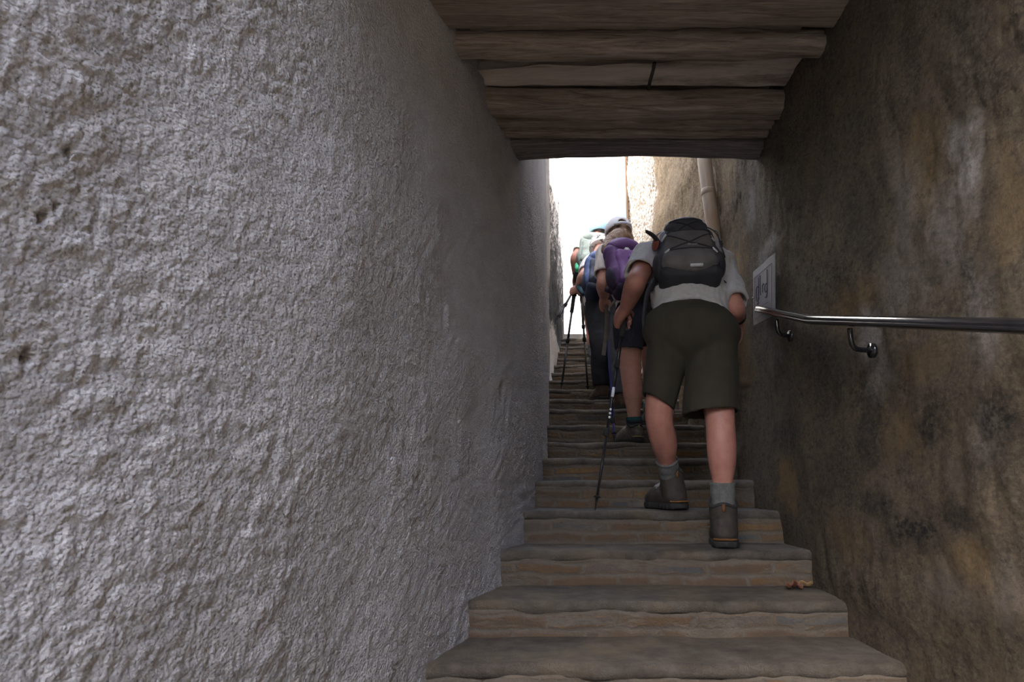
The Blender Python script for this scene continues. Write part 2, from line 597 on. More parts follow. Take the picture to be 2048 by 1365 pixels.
# ---- far left wall: whitewash speckled with black mould, pale at its foot
m, n, l, b = new_mat('mouldy_whitewash'); nt = m.node_tree
vec = mapping(nt, (1, 1, 0.8))
g = nt.nodes.new('ShaderNodeNewGeometry'); sep = nt.nodes.new('ShaderNodeSeparateXYZ'); l.new(g.outputs['Position'], sep.inputs[0])
dens = maprange(nt, sep.outputs['Z'], CAMZ + 3.8, CAMZ + 1.6, -0.06, 0.26)
foot = maprange(nt, sep.outputs['Z'], CAMZ + 1.72, CAMZ + 1.35, 0.0, -0.5)
spots = math_n(nt, 'ADD', math_n(nt, 'ADD', math_n(nt, 'MULTIPLY', noise(nt, 20, 7, .8, vec), 1.0), math_n(nt, 'MULTIPLY', noise(nt, 2.2, 3, .6, vec), 0.35)), math_n(nt, 'ADD', dens, foot))
mk = maprange(nt, spots, 0.69, 0.75)
l.new(mixc(nt, mk, (0.74, 0.71, 0.68), (0.012, 0.012, 0.011)), b.inputs['Base Color'])
b.inputs['Roughness'].default_value = 0.95
bump(nt, b, noise(nt, 45, 5, .65, vec), 0.9, 0.02)
M_MOULD = m
def far_disp(Y, Z):
    p = np.stack([np.zeros_like(Y), Y, Z], -1)
    return fbm(p * 2.2 + 40, 3) * 0.022 + np.abs(perlin(p * 14)) * 0.012
ys = grid_line([(6.35, 9.9, 0.035, 0.045)]); zs = grid_line([(1.4, 4.6, 0.03, 0.03), (4.6, 6.5, 0.1, 0.2)])
wf_, V = wall_sheet('wall_left_far', ys, zs, xl, -1, far_disp, M_MOULD)
for v in wf_.data.vertices:        # unseen top edge, shaped to control the sun between the walls
    y, z = v.co.y + wf_.location.y, v.co.z + wf_.location.z
    if z > 4.0: v.co.z = 4.0 + (z - 4.0) * (0.95 + 0.05 * min(1, max(0, (y - 6.4) / 3.2))) - wf_.location.z

# ---- right wall: damp dark render with ochre, black and pale stains of its own
blobs = [  # px, py, rx, ry, kind, strength
    (1925, 360, 38, 110, 'pale', 1.0), (1905, 290, 30, 50, 'pale', .8), (1880, 460, 50, 120, 'pale', .5), (1800, 420, 40, 140, 'pale', .45),
    (1955, 640, 40, 120, 'pale', .6), (1730, 670, 30, 60, 'pale', .9), (1745, 740, 30, 50, 'pale', .5), (1800, 560, 70, 80, 'pale', .45),
    (1960, 850, 35, 60, 'pale', .4), (1890, 1180, 60, 60, 'pale', .25), (1535, 492, 20, 20, 'pale', 1.5), (1518, 520, 9, 30, 'pale', .7),
    (1545, 690, 22, 60, 'pale', .4), (1500, 420, 12, 40, 'pale', .5), (2010, 1180, 30, 90, 'pale', .3),
    (1820, 1060, 80, 40, 'dark', 1.3), (1760, 1010, 40, 40, 'dark', 1.1), (1850, 860, 35, 30, 'dark', 1.0), (1730, 880, 40, 70, 'dark', .8),
    (1990, 830, 60, 60, 'dark', .9), (1900, 1040, 60, 35, 'dark', 1.0), (1570, 870, 26, 60, 'dark', .9), (1640, 760, 60, 90, 'dark', .6),
    (1660, 960, 50, 60, 'dark', .5), (1930, 600, 16, 130, 'dark', .7), (1975, 560, 20, 90, 'dark', .6), (1720, 450, 50, 100, 'dark', .5), (1960, 950, 70, 60, 'dark', .6),
    (1780, 870, 40, 60, 'ochre', .8), (1570, 960, 22, 60, 'ochre', 1.0), (1830, 330, 50, 150, 'ochre', .7), (2000, 400, 60, 150, 'ochre', .6),
    (1700, 610, 60, 50, 'ochre', .6), (1930, 1120, 60, 60, 'ochre', .6), (1690, 1090, 50, 60, 'ochre', .4), (1470, 560, 22, 120, 'ochre', .8), (1480, 700, 20, 80, 'ochre', .8),
    (1840, 720, 70, 40, 'ochre', .5), (1360, 770, 14, 40, 'ochre', 1.0), (1450, 360, 25, 60, 'ochre', .6),
]
_bl = []
for px, py, rx, ry, kd, s in blobs:
    c = on_right(px, py); e = on_right(px + rx, py); t = on_right(px, py + ry)
    _bl.append((c[1], c[2], abs(e[1] - c[1]) + .01, abs(t[2] - c[2]) + .01, kd, s))
def stains(Y, Z):
    p = np.stack([np.zeros_like(Y), Y, Z], -1)
    w = fbm(p * 5 + 3, 4, .6)
    w2 = fbm(p * 13 + 70, 3, .6)
    r = {'pale': np.zeros_like(Y), 'dark': np.zeros_like(Y), 'ochre': np.zeros_like(Y)}
    for cy_, cz_, ry, rz, kd, s in _bl:
        rr = np.sqrt(((Y - cy_) / ry) ** 2 + ((Z - cz_) / rz) ** 2) + 0.45 * w + .3 * w2
        r[kd] = np.maximum(r[kd], s * (1 - sstep(0.35, 1.15, rr)))
    return r
def right_disp(Y, Z):
    p = np.stack([np.zeros_like(Y), Y, Z * 1.2], -1)
    amp = 1 + 0.9 * sstep(3.4, 4.2, Y)
    d = (fbm(p * 1.3 + 12, 3) * 0.022 + np.abs(perlin(p * np.array([1, 8, 3.5]) + 4)) * 0.012 - .01) * amp
    rough = 0.4 + 0.8 * sstep(-.2, .4, fbm(p * 2 + 50, 2))
    strip = 1 - 0.75 * sstep(2.95, 3.05, Y) * (1 - sstep(3.55, 3.65, Y)) * (1 - sstep(CAMZ + 1.05, CAMZ + 1.15, Z))
    d += (np.abs(perlin(p * 24)) * 0.008 + np.abs(perlin(p * 42 + 2)) * 0.007) * rough * strip
    return d - .004

m, n, l, b = new_mat('damp_render'); nt = m.node_tree
vec = mapping(nt, (1, 1, 1.5)); vec2 = mapping(nt, (1, 1, 0.95), (3, 1, 4))
c0 = ramp(nt, [(0.28, (0.065, 0.054, 0.044)), (0.45, (0.130, 0.106, 0.080)), (0.58, (0.175, 0.138, 0.098)), (0.75, (0.24, 0.185, 0.12))], noise(nt, 7, 10, 0.78, vec2))
c0 = mixc(nt, maprange(nt, noise(nt, 60, 5, .75, vec), .45, .70, 0, .7), c0, (0.27, 0.22, 0.155))
c0 = mixc(nt, maprange(nt, noise(nt, 34, 5, .7, vec), .50, .30, 0, .65), c0, (0.035, 0.03, 0.027))
fine = noise(nt, 38, 6, .75, vec)
c0 = mixc(nt, math_n(nt, 'MULTIPLY', attr_node(nt, 'ochre'), maprange(nt, fine, .35, .58, .25, .95)), c0, (0.30, 0.205, 0.095))
c0 = mixc(nt, math_n(nt, 'MULTIPLY', attr_node(nt, 'pale'), maprange(nt, fine, .35, .60, .2, 1.0)), c0, (0.40, 0.37, 0.355))
c0 = mixc(nt, math_n(nt, 'MULTIPLY', attr_node(nt, 'dark'), maprange(nt, fine, .62, .40, .2, .9), True), c0, (0.030, 0.029, 0.029))
# stronger light outside the passage, painted in as a paler golden colour
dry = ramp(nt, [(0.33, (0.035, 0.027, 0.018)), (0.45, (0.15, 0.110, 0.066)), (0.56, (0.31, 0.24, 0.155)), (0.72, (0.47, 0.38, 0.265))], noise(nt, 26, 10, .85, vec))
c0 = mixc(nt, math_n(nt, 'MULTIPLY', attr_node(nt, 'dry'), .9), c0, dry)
# patchy whitewash at the far end; its white also paints in sunlight
ww = math_n(nt, 'MULTIPLY', attr_node(nt, 'sunlit_wash'), maprange(nt, noise(nt, 24, 6, .72, vec), .54, .47))
c0 = mixc(nt, ww, c0, (0.72, 0.69, 0.66))
l.new(c0, b.inputs['Base Color']); b.inputs['Roughness'].default_value = 0.92
b.inputs['Specular IOR Level'].default_value = 0.2
bn = bump(nt, b, noise(nt, 70, 6, .75, vec), 1.0, 0.022)
bump(nt, b, noise(nt, 260, 3, .6, vec), 0.6, 0.004, bn)
M_RIGHT = m
ys = grid_line([(-6.0, 0.6, 0.3, 0.03), (0.6, 4.0, 0.012, 0.012), (4.0, 7.25, 0.014, 0.025)])
zs = grid_line([(STREET_Z - 0.1, 0.2, 0.08, 0.02), (0.2, 4.6, 0.014, 0.02), (4.6, CAMZ + 4.2, 0.05, 0.1)])
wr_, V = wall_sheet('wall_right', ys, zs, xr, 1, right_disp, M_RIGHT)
S = stains(V[:, 1], V[:, 2])
pp = np.stack([np.zeros(len(V)), V[:, 1], V[:, 2]], -1)
for kx in ('pale', 'dark', 'ochre'): attr(wr_, kx, S[kx])
pp = np.stack([np.zeros(len(V)), V[:, 1], V[:, 2]], -1)
attr(wr_, 'dry', sstep(3.5, 4.1, V[:, 1] + 0.35 * fbm(pp * 3 + 2, 3)) * (0.75 + .5 * fbm(pp * np.array([1, 5, 1.2]), 3)))  # lighter tone past the passage mouth stands in for the light there
attr(wr_, 'sunlit_wash', sstep(5.75, 6.25, V[:, 1] + 0.55 * fbm(pp * 1.7 + 8, 3) - 0.25 * (V[:, 2] - CAMZ - 2.0)))

# ---- ceiling slabs between the beams, and the house that stands over the passage
m, n, l, b = new_mat('ceiling_plaster'); nt = m.node_tree
vec = mapping(nt, (1, 1, 1)); vec2 = mapping(nt, (0.35, 1.6, 1))
c0 = ramp(nt, [(0.25, (0.24, 0.20, 0.17)), (0.5, (0.52, 0.465, 0.41)), (0.75, (0.68, 0.62, 0.56))], noise(nt, 7, 6, .65, vec2))
c0 = mixc(nt, maprange(nt, noise(nt, 3.0, 6, .7, vec2), .52, .62, 0, .7), c0, (0.12, 0.085, 0.055))
l.new(c0, b.inputs['Base Color']); b.inputs['Roughness'].default_value = 0.92
bump(nt, b, noise(nt, 40, 5, .65, vec2), 0.6, 0.008)
M_CEIL = m
def ceil_y(py, z=None): 
    e = PITCH + math.atan((682.5 - py) / F)
    return ((z or CEIL) - CAMZ) / math.tan(e)
def slab(y0, y1, z, lip, seed, name='ceiling', skew=0.0):
    xs = np.arange(-0.75, 1.75, 0.03); yy = np.linspace(y0, y1, max(4, int((y1 - y0) / 0.025)))
    X, Y = np.meshgrid(xs, yy, indexing='ij')
    Y = Y - skew * X * (y1 - Y) / (y1 - y0)
    p = np.stack([X, Y * 2, X * 0 + seed], -1)
    if skew: Y = Y + fbm(p * np.array([4, 0, 1]), 3) * .014 * (y1 - Y) / (y1 - y0)
    Z = z + fbm(p * 2.2, 3) * 0.012 + np.abs(perlin(p * np.array([5, 9, 1]))) * .006
    nx, ny = X.shape
    I = np.arange(nx * ny).reshape(nx, ny)
    V = np.stack([X, Y, Z], -1).reshape(-1, 3)
    q = np.stack([I[:-1, :-1], I[:-1, 1:], I[1:, 1:], I[1:, :-1]], -1).reshape(-1, 4)
    T = np.array([[xs[0], y0, z + lip], [xs[-1], y0, z + lip], [xs[-1], y1, z + lip], [xs[0], y1, z + lip]])
    b0 = len(V)
    ext = np.array([[b0, b0 + 1, b0 + 2, b0 + 3], [I[0, 0], I[-1, 0], b0 + 1, b0], [I[-1, -1], I[0, -1], b0 + 3, b0 + 2], [I[0, -1], I[0, 0], b0, b0 + 3], [I[-1, 0], I[-1, -1], b0 + 2, b0 + 1]])
    o = mesh_obj(name, np.concatenate([V, T]), np.concatenate([q, ext]), M_CEIL)
    return tag(o, kind='structure')
slab(IN_Y, 2.24, CEIL + 0.045, 0.20, 2)
slab(ceil_y(137, CEIL + .075), ceil_y(203), CEIL + 0.075, 0.10, 7, skew=.062)
slab(2.2, END_Y - .02, CEIL + 0.19, 0.05, 11)
house = MB().aabox((-1.0, IN_Y, CEIL + 0.245), (2.1, END_Y + 0.02, TOPZ))
tag(house.build('wall_upper', plain('house_wash', (0.62, 0.60, 0.57), 0.9, scale=3), smooth=False), kind='structure')
# plaster joints seen on two slabs
for (pa, pb, zc) in (((1309, 128), (1293, 197), CEIL + 0.071), ((1283, 8), (1266, 55), CEIL + 0.041)):
    A = at(pa[0], pa[1], ceil_y(pa[1], zc)); B = at(pb[0], pb[1], ceil_y(pb[1], zc))
    pts = [A + (B - A) * t + np.array([0.0015 * math.sin(9 * t), 0, 0.004]) for t in np.linspace(0, 1, 7)]
    tag(MB().tube(pts, 0.0075, 6).build('trim_1', plain('joint_dark', (0.05, 0.04, 0.034), 0.9)), kind='structure')

# ---- beams
m, n, l, b = new_mat('old_wood'); nt = m.node_tree
vec = mapping(nt, (1.2, 16, 16)); vec2 = mapping(nt, (2, 5, 5))
c0 = ramp(nt, [(0.25, (0.075, 0.060, 0.050)), (0.45, (0.29, 0.235, 0.19)), (0.65, (0.47, 0.40, 0.33)), (0.85, (0.58, 0.51, 0.43))], noise(nt, 3.0, 8, .65, vec, 1.2))
c0 = mixc(nt, maprange(nt, noise(nt, 2.4, 5, .6, vec2), .48, .68, 0, .6), c0, (0.30, 0.25, 0.21))
l.new(c0, b.inputs['Base Color']); b.inputs['Roughness'].default_value = 0.85
bump(nt, b, noise(nt, 4.5, 8, .7, vec, 1.2), 0.9, 0.012)
M_WOOD = m
m, n, l, b = new_mat('lintel_wood'); nt = m.node_tree
vec = mapping(nt, (1.0, 22, 22))
c0 = ramp(nt, [(0.3, (0.06, 0.05, 0.05)), (0.52, (0.24, 0.21, 0.20)), (0.75, (0.46, 0.41, 0.39))], noise(nt, 3.0, 8, .65, vec, 1.5))
l.new(c0, b.inputs['Base Color']); b.inputs['Roughness'].default_value = 0.85
bump(nt, b, noise(nt, 4.0, 8, .7, vec, 1.5), 1.0, 0.014)
M_LINTEL = m
def beam(y0, y1, z0, h, seed, label, mat, amp=0.011, sag=0.0, name='ceiling_beam', x0=None, x1=None):
    yc, hw = (y0 + y1) / 2, (y1 - y0) / 2
    X0 = (xl(yc) - 0.06) if x0 is None else x0; X1 = (xr(yc) + 0.06) if x1 is None else x1
    xs = np.linspace(X0, X1, 90); prof = []
    for t in np.linspace(0, 2 * math.pi, 28, endpoint=False):   # rounded rectangular section
        c, s = math.cos(t), math.sin(t); e = 0.42
        prof.append((math.copysign(abs(c) ** e, c) * hw, math.copysign(abs(s) ** e, s) * h / 2))
    P = np.array(prof); n_ = len(P)
    V = []
    for i, x in enumerate(xs):
        q = np.stack([np.full(n_, x * 2.0 + seed * 13), P[:, 0] * 22, P[:, 1] * 22], -1)
        dd = fbm(q, 3) * amp
        nrm = P / (np.linalg.norm(P, axis=1)[:, None])
        w = perlin(np.array([[x * 1.7 + seed * 3.1, 0.5, seed]]))[0] * amp * 1.5 + perlin(np.array([[x * 7 + seed * 3.1, 0.2, seed]]))[0] * amp * .7
        t = (x - X0) / (X1 - X0)
        Y = yc + P[:, 0] + nrm[:, 0] * dd + w
        Z = z0 + h / 2 + P[:, 1] + nrm[:, 1] * dd + sag * 4 * t * (1 - t)
        V.append(np.stack([np.full(n_, x), Y, Z], -1))
    V = np.concatenate(V)
    I = np.arange(len(xs) * n_).reshape(len(xs), n_)
    J = np.roll(I, -1, axis=1)
    q = np.stack([I[:-1], I[1:], J[1:], J[:-1]], -1).reshape(-1, 4).tolist()
    q += [I[0].tolist(), I[-1][::-1].tolist()]
    o = mesh_obj(name, V, q, mat)
    return tag(o, label, 'beam', 'wooden beams across the passage ceiling')
beam(1.93, 2.235, CEIL + 0.012, 0.10, 1, 'wide brown board across the ceiling at the top edge of the photo', M_WOOD, 0.007, name='ceiling_board')
beam(ceil_y(84), ceil_y(113), CEIL - 0.022, 0.09, 2, 'gnarled reddish beam with ragged lower edge, between the two plaster slabs', M_WOOD, 0.016)
beam(ceil_y(207), ceil_y(235), CEIL - 0.020, 0.10, 3, 'beam directly beyond the large plaster slab with the joint line', M_WOOD, 0.013)
beam(ceil_y(244), ceil_y(261), CEIL - 0.004, 0.10, 4, 'second beam beyond the large plaster slab, cracked and wavy', M_WOOD, 0.015)
beam(ceil_y(269), ceil_y(281), CEIL + 0.006, 0.10, 5, 'narrow beam tucked against the dark lintel', M_WOOD, 0.010)
beam(ceil_y(290), END_Y, CEIL - 0.004, 0.14, 6, 'thick dark lintel at the far mouth of the passage, above the bright opening', M_LINTEL, 0.006, 0.020, name='lintel_beam')

# ---- stairs
m, n, l, b = new_mat('step_cement'); nt = m.node_tree
vec = mapping(nt, (1, 1, 1))
c0 = ramp(nt, [(0.28, (0.044, 0.035, 0.027)), (0.5, (0.094, 0.078, 0.060)), (0.74, (0.158, 0.136, 0.111))], noise(nt, 11, 7, .68, vec))
c0 = mixc(nt, maprange(nt, noise(nt, 110, 4, .7, vec), .55, .75, 0, .6), c0, (0.12, 0.10, 0.085))
c0 = mixc(nt, maprange(nt, noise(nt, 2.6, 4, .6, vec), .5, .7, 0, .45), c0, (0.26, 0.19, 0.11))
l.new(c0, b.inputs['Base Color']); b.inputs['Roughness'].default_value = 0.85
bn = bump(nt, b, noise(nt, 60, 6, .7, vec), 0.8, 0.010)
bump(nt, b, noise(nt, 240, 3, .6, vec), 0.5, 0.004, bn)
M_STEP = m
def riser_mat(idx):
    m, n, l, b = new_mat('riser_slates_%d' % idx); nt = m.node_tree
    g = nt.nodes.new('ShaderNodeNewGeometry'); sep = nt.nodes.new('ShaderNodeSeparateXYZ'); l.new(g.outputs['Position'], sep.inputs[0])
    com = nt.nodes.new('ShaderNodeCombineXYZ')
    vec = mapping(nt, (1, 1, 1))
    wob = math_n(nt, 'MULTIPLY', math_n(nt, 'SUBTRACT', noise(nt, 5, 3, .6, vec), 0.5), 0.12)
    wob2 = math_n(nt, 'MULTIPLY', math_n(nt, 'SUBTRACT', noise(nt, 7, 4, .6, vec), 0.5), 0.055)
    l.new(math_n(nt, 'ADD', math_n(nt, 'ADD', sep.outputs['X'], wob), 0.37 * idx), com.inputs[0])
    l.new(math_n(nt, 'ADD', math_n(nt, 'ADD', sep.outputs['Z'], wob2), -SZ[idx] + 10.045), com.inputs[1])
    bt = nt.nodes.new('ShaderNodeTexBrick')
    l.new(com.outputs[0], bt.inputs['Vector'])
    bt.offset = 0.43; bt.squash = 1.0
    for k_, v_ in (('Scale', 1.0), ('Mortar Size', 0.016), ('Mortar Smooth', 1.0), ('Brick Width', 0.27), ('Row Height', 0.050), ('Bias', 0.0)):
        bt.inputs[k_].default_value = v_
    bt.inputs['Color1'].default_value = (0, 0, 0, 1); bt.inputs['Color2'].default_value = (1, 1, 1, 1)
    stone = ramp(nt, [(0.0, (0.06, 0.062, 0.064)), (0.18, (0.14, 0.075, 0.028)), (0.34, (0.08, 0.066, 0.052)), (0.5, (0.20, 0.105, 0.028)), (0.66, (0.075, 0.08, 0.083)), (0.82, (0.135, 0.083, 0.045)), (1.0, (0.10, 0.062, 0.036))], bt.outputs['Color'])
    stone = mixc(nt, maprange(nt, noise(nt, 30, 5, .7, mapping(nt, (1, 1, .25))), .4, .7, 0, .55), stone, (0.065, 0.054, 0.044))
    mort = ramp(nt, [(0.3, (0.095, 0.077, 0.058)), (0.7, (0.155, 0.128, 0.096))], noise(nt, 14, 6, .7, vec))
    hide = maprange(nt, noise(nt, 4.2, 4, .65, mapping(nt, (1, 1, 2.2), (idx * 2.1, 0, 0))), .52, .62, 0, 1)
    topband = maprange(nt, sep.outputs['Z'], SZ[idx] - 0.045, SZ[idx] - 0.032)
    fac = math_n(nt, 'MAXIMUM', math_n(nt, 'MAXIMUM', bt.outputs['Fac'], topband), math_n(nt, 'MULTIPLY', hide, .9))
    l.new(mixc(nt, fac, stone, mort), b.inputs['Base Color'])
    b.inputs['Roughness'].default_value = 0.75
    bn = bump(nt, b, math_n(nt, 'SUBTRACT', 1.0, fac), 0.5, 0.006)
    bump(nt, b, noise(nt, 55, 6, .7, vec), 0.7, 0.009, bn)
    return m
stairs = empty('staircase', (0.5, SY[0], SZ[0]), 'long straight flight of worn cement steps with slate set in the risers', 'stairs')
stairs['kind'] = 'structure'
for i in range(len(SY)):
    y, z = SY[i], SZ[i]
    yn = SY[i + 1] if i + 1 < len(SY) else LAND_Y
    zp = SZ[i - 1] if i > 0 else STREET_Z
    prof = [(y + 0.020, z - 0.040)]
    for t in np.linspace(-0.35 * math.pi, 0.5 * math.pi, 8):
        prof.append((y + 0.022 - 0.022 * math.cos(t), z - 0.022 + 0.022 * math.sin(t)))
    for t in np.linspace(0.1, 1, 8):
        prof.append((y + 0.022 + (yn + 0.06 - y - 0.022) * t, z))
    prof = np.array(prof)
    A, B = xl(y) - 0.05, xr(y) + 0.05
    A2, B2 = xl(yn) - 0.05, xr(yn) + 0.05
    h = 0.012 if i < 12 else 0.03
    nx = int((B - A) / h)
    V = []
    for u in np.linspace(0, 1, nx):
        w = np.clip((prof[:, 0] - y) / (yn - y), 0, 1)
        x = (A + (B - A) * u) * (1 - w) + (A2 + (B2 - A2) * u) * w
        p = np.stack([x, prof[:, 0], np.full(len(x), z)], -1)
        edge = np.exp(-((prof[:, 0] - y) / 0.06) ** 2)
        dz = fbm(p * np.array([3, 5, 1]) + i, 3) * 0.006 + perlin(p * 30) * 0.0016
        dy = (fbm(p * np.array([4.5, 0, 1]) + 7 * i, 4) * 0.010 + perlin(p * np.array([28, 1, 1])) * .003) * edge
        dz = dz - edge * (np.maximum(0, fbm(p * np.array([6, 0, 1]) + 3 * i, 3)) * 0.012)
        V.append(np.stack([x, prof[:, 0] + dy, prof[:, 1] + dz], -1))
    n_ = len(prof); V = np.concatenate(V)
    bot = np.concatenate([V.reshape(nx, n_, 3)[:, -1] * [1, 1, 0] + [0, 0, z - 0.05], V.reshape(nx, n_, 3)[:, 0] * [1, 1, 0] + [0, 0.0, z - 0.05]])
    I = np.arange(nx * n_).reshape(nx, n_)
    J = nx * n_ + np.arange(nx); K = J + nx
    full = np.concatenate([I, J[:, None], K[:, None]], 1)
    nxt = np.roll(full, -1, axis=1)
    q = np.stack([full[:-1], full[1:], nxt[1:], nxt[:-1]], -1).reshape(-1, 4)[:, ::-1].tolist()
    q += [full[0].tolist(), full[-1][::-1].tolist()]
    st = mesh_obj('step', np.concatenate([V, bot]), q, M_STEP, stairs)
    # the riser under it
    us = np.linspace(0, 1, max(20, nx // 2)); zz = np.linspace(zp - 0.02, z - 0.03, 9)
    U, Zg = np.meshgrid(us, zz, indexing='ij')
    X = A + (B - A) * U
    p = np.stack([X, Zg, np.full_like(X, i)], -1)
    Y = y + 0.006 + fbm(p * np.array([3, 9, 1]), 3) * 0.006
    V = np.stack([X, Y, Zg], -1).reshape(-1, 3)
    a_, c_ = U.shape; I = np.arange(a_ * c_).reshape(a_, c_)
    Vb = V + [0, 0.10, 0]
    q = np.stack([I[:-1, :-1], I[1:, :-1], I[1:, 1:], I[:-1, 1:]], -1).reshape(-1, 4)
    N = a_ * c_
    ring = list(I[:, 0]) + list(I[-1, 1:]) + list(I[-2::-1, -1]) + list(I[0, -2:0:-1])
    side = [[ring[k], ring[(k + 1) % len(ring)] , ring[(k + 1) % len(ring)] + N, ring[k] + N][::-1] for k in range(len(ring))]
    faces = q.tolist() + (q[:, ::-1] + N).tolist() + side
    mesh_obj('riser', np.concatenate([V, Vb]), faces, riser_mat(i), st)

# ---- street behind the photographer, landing at the head of the stairs, sunlit house front
M_STREET = plain('street_stone', (0.33, 0.31, 0.28), 0.9, scale=4, bscale=60, bstr=.6, bdist=.01)
tag(MB().aabox((-8, -9, STREET_Z - 0.2), (6, SY[0] + 0.10, STREET_Z)).build('floor', M_STREET, smooth=False), kind='structure')
tag(MB().aabox((-5, LAND_Y - 0.04, LAND_Z - 0.3), (8, 13.2, LAND_Z)).build('floor_landing', M_STREET, smooth=False), kind='structure')
M_WHITE = plain('sunlit_whitewash', (0.82, 0.81, 0.78), 0.9, var=.04, scale=5, bscale=40, bstr=.3, bdist=.006)
tag(MB().aabox((-5, 13.2, LAND_Z - .3), (8, 13.6, LAND_Z + 9)).build('wall_far', M_WHITE, smooth=False), kind='structure')
tag(MB().aabox((-7, -5.4, STREET_Z - .2), (6, -5.0, STREET_Z + 3.9)).build('sky_blocker_wall', plain('sky_blocker_grey', (0.30, 0.29, 0.28), .9, scale=3), smooth=False), kind='structure')  # unseen wall, added to keep low sky light out of the passage
# shuttered window, barely told from the burnt-out wall
wf = 13.2
a_, c_ = at(1151, 442, wf), at(1171, 476, wf)
win = MB().aabox((a_[0], wf - 0.05, c_[2]), (c_[0], wf + .02, a_[2])).build('window_1', plain('pale_frame', (0.66, 0.64, 0.60), 0.7, var=.05), smooth=False)
tag(win, kind='structure')
w_ = c_[0] - a_[0]; h_ = a_[2] - c_[2]
for s_ in (0, 1):
    MB().aabox((a_[0] + w_ * (.08 + .44 * s_), wf - 0.065, c_[2] + h_ * .08), (a_[0] + w_ * (.48 + .44 * s_), wf - 0.04, a_[2] - h_ * .08)).build('shutter', plain('pale_shutter', (0.74, 0.72, 0.67), 0.7, var=.05), win, smooth=False)
# the house end on the right beyond the rough wall: post, door
yd = 8.6
a_, c_ = at(1244.5, 398, yd), at(1251, 470, yd)
dr = MB().aabox((a_[0], yd, LAND_Z), (a_[0] + 0.10, yd + .8, a_[2])).build('door_1', plain('blue_grey_door', (0.20, 0.27, 0.34), 0.6), smooth=False)
tag(dr, kind='structure')
MB().ball((a_[0] - .015, yd + .1, LAND_Z + 1.0), .025).build('door_handle', plain('brass', (0.5, 0.38, 0.15), .35, 1.0), dr)
tag(MB().aabox((a_[0] + .10, yd - 1.4, LAND_Z - 1.0), (a_[0] + .5, 13.2, 8.2)).build('wall_right_far', M_MOULD, smooth=False), kind='structure')
tp = at(1252, 322, 7.7); bt_ = at(1256, 455, 7.7)
tag(MB().tube([np.array([tp[0], 7.7, 7.0]), tp, bt_, np.array([bt_[0] + .01, 7.7, step_z(15) - .01])], 0.016, 8).build('iron_pipe', plain('rust', (0.09, 0.05, 0.025), .8)), 'thin rusty vertical pipe at the edge of the bright opening', 'pipe')

# ---- downpipes
def pipe(pts, r, joints, name, mat, label):
    e = empty(name, pts[-1], label, 'pipe')
    MB().tube(pts, r, 20).build('pipe_run', mat, e)
    for c in joints:
        MB().tube([c + np.array([0, 0, .022]), c + np.array([0, 0, .018]), c - np.array([0, 0, .018]), c - np.array([0, 0, .022])], [r, r * 1.06, r * 1.06, r], 20).build('pipe_socket', mat, e)
    return e
M_CLAY = plain('old_pipe', (0.36, 0.33, 0.30), 0.6, scale=5, col2=(0.30, 0.20, 0.12), bscale=80, vscale=(1, 1, .5))
pa, pb, pm = at(1409, 322, 4.1), at(1424, 432, 4.06), at(1417, 385, 4.08)
d_ = unit(pa - pb)
pipe([pa + d_ * 1.2 + [0.05, 0, 0], pa, pm, pb, pb - [-.012, 0, 0.25], pb - [-.016, 0, .6], pb - [-.016, 0, 1.15]], 0.044, [pm], 'downpipe', M_CLAY, 'stained grey downpipe fixed to the right wall above the dark backpack')
M_PVC = plain('white_pipe', (0.62, 0.60, 0.57), 0.6, scale=6, bscale=60)
pa, pb = at(1090.5, 322, 5.25), at(1091.5, 548, 5.25)
pipe([pa + [0, 0, 2.0], pa, pb, pb + [-.01, 0, -.10], pb + [-.045, .02, -.2]], 0.035, [pb + np.array([0, 0, .05])], 'white_downpipe', M_PVC, 'whitish downpipe on the left wall just outside the passage')

# ---- handrail
M_BLACK = plain('black_paint', (0.012, 0.012, 0.014), 0.17, 0.0, var=.3, scale=8, bscale=120, bstr=.02, spec=.9)
OFF = 0.075
hA = on_right(2140, 652, OFF); hB = on_right(1618, 638, .10); hC = on_right(1516, 617, .040)
hA0 = hB + (hA - hB) * 2.0
rail = empty('handrail', hB, 'black metal handrail with a kink, bracketed to the rough right wall', 'handrail')
def rail_bar(P):
    prof = [(-.0190, -.0085), (-.0180, -.0050), (-.0155, -.0035), (-.0155, -.0048), (-.0142, -.0048), (-.0140, .0010), (-.0120, .0045), (-.0088, .0075), (-.0048, .0096), (.001, .0106), (.007, .0090), (.013, .0075), (.017, .001), (.017, -.006), (.012, -.013), (0, -.016), (-.013, -.013)]
    V, f = [], []
    n = len(prof)
    for i, p in enumerate(P):
        t = unit(P[min(i + 1, len(P) - 1)] - P[max(i - 1, 0)])
        s_ = unit(np.cross(t, [0, 0, 1.0])); u_ = np.cross(s_, t)
        V += [p + s_ * a * 0.95 + u_ * c * 1.25 for a, c in prof]
    for i in range(len(P) - 1):
        for j in range(n):
            k = (j + 1) % n
            f.append([i * n + j, (i + 1) * n + j, (i + 1) * n + k, i * n + k])
    f += [list(range(n)), [(len(P) - 1) * n + j for j in range(n)][::-1]]
    mb = MB(); mb.add(V, f); return mb
rail_bar([hA0, hA, hB + (hA - hB) * .02, hB + (hC - hB) * .02, hC]).build('rail', M_BLACK, rail, smooth=False)
for px, py in ((1553, 634), (1699, 650)):
    t = on_right(px, py, OFF if px > 1600 else .062)
    wx = xr(t[1] + .02) - .003
    pts = spline([t + [0, 0, -.012], t + [0, 0, -.05], t + [.006, .003, -.068], t + [.022, .008, -.078], [wx, t[1] + .02, t[2] - .080]], 6)
    br = MB().tube(pts, 0.0085, 10).build('bracket', M_BLACK, rail)
    MB().tube([[wx - .005, t[1] + .02, t[2] - .080], [wx + .006, t[1] + .02, t[2] - .080]], 0.024, 16).build('wall_plate', M_BLACK, br)

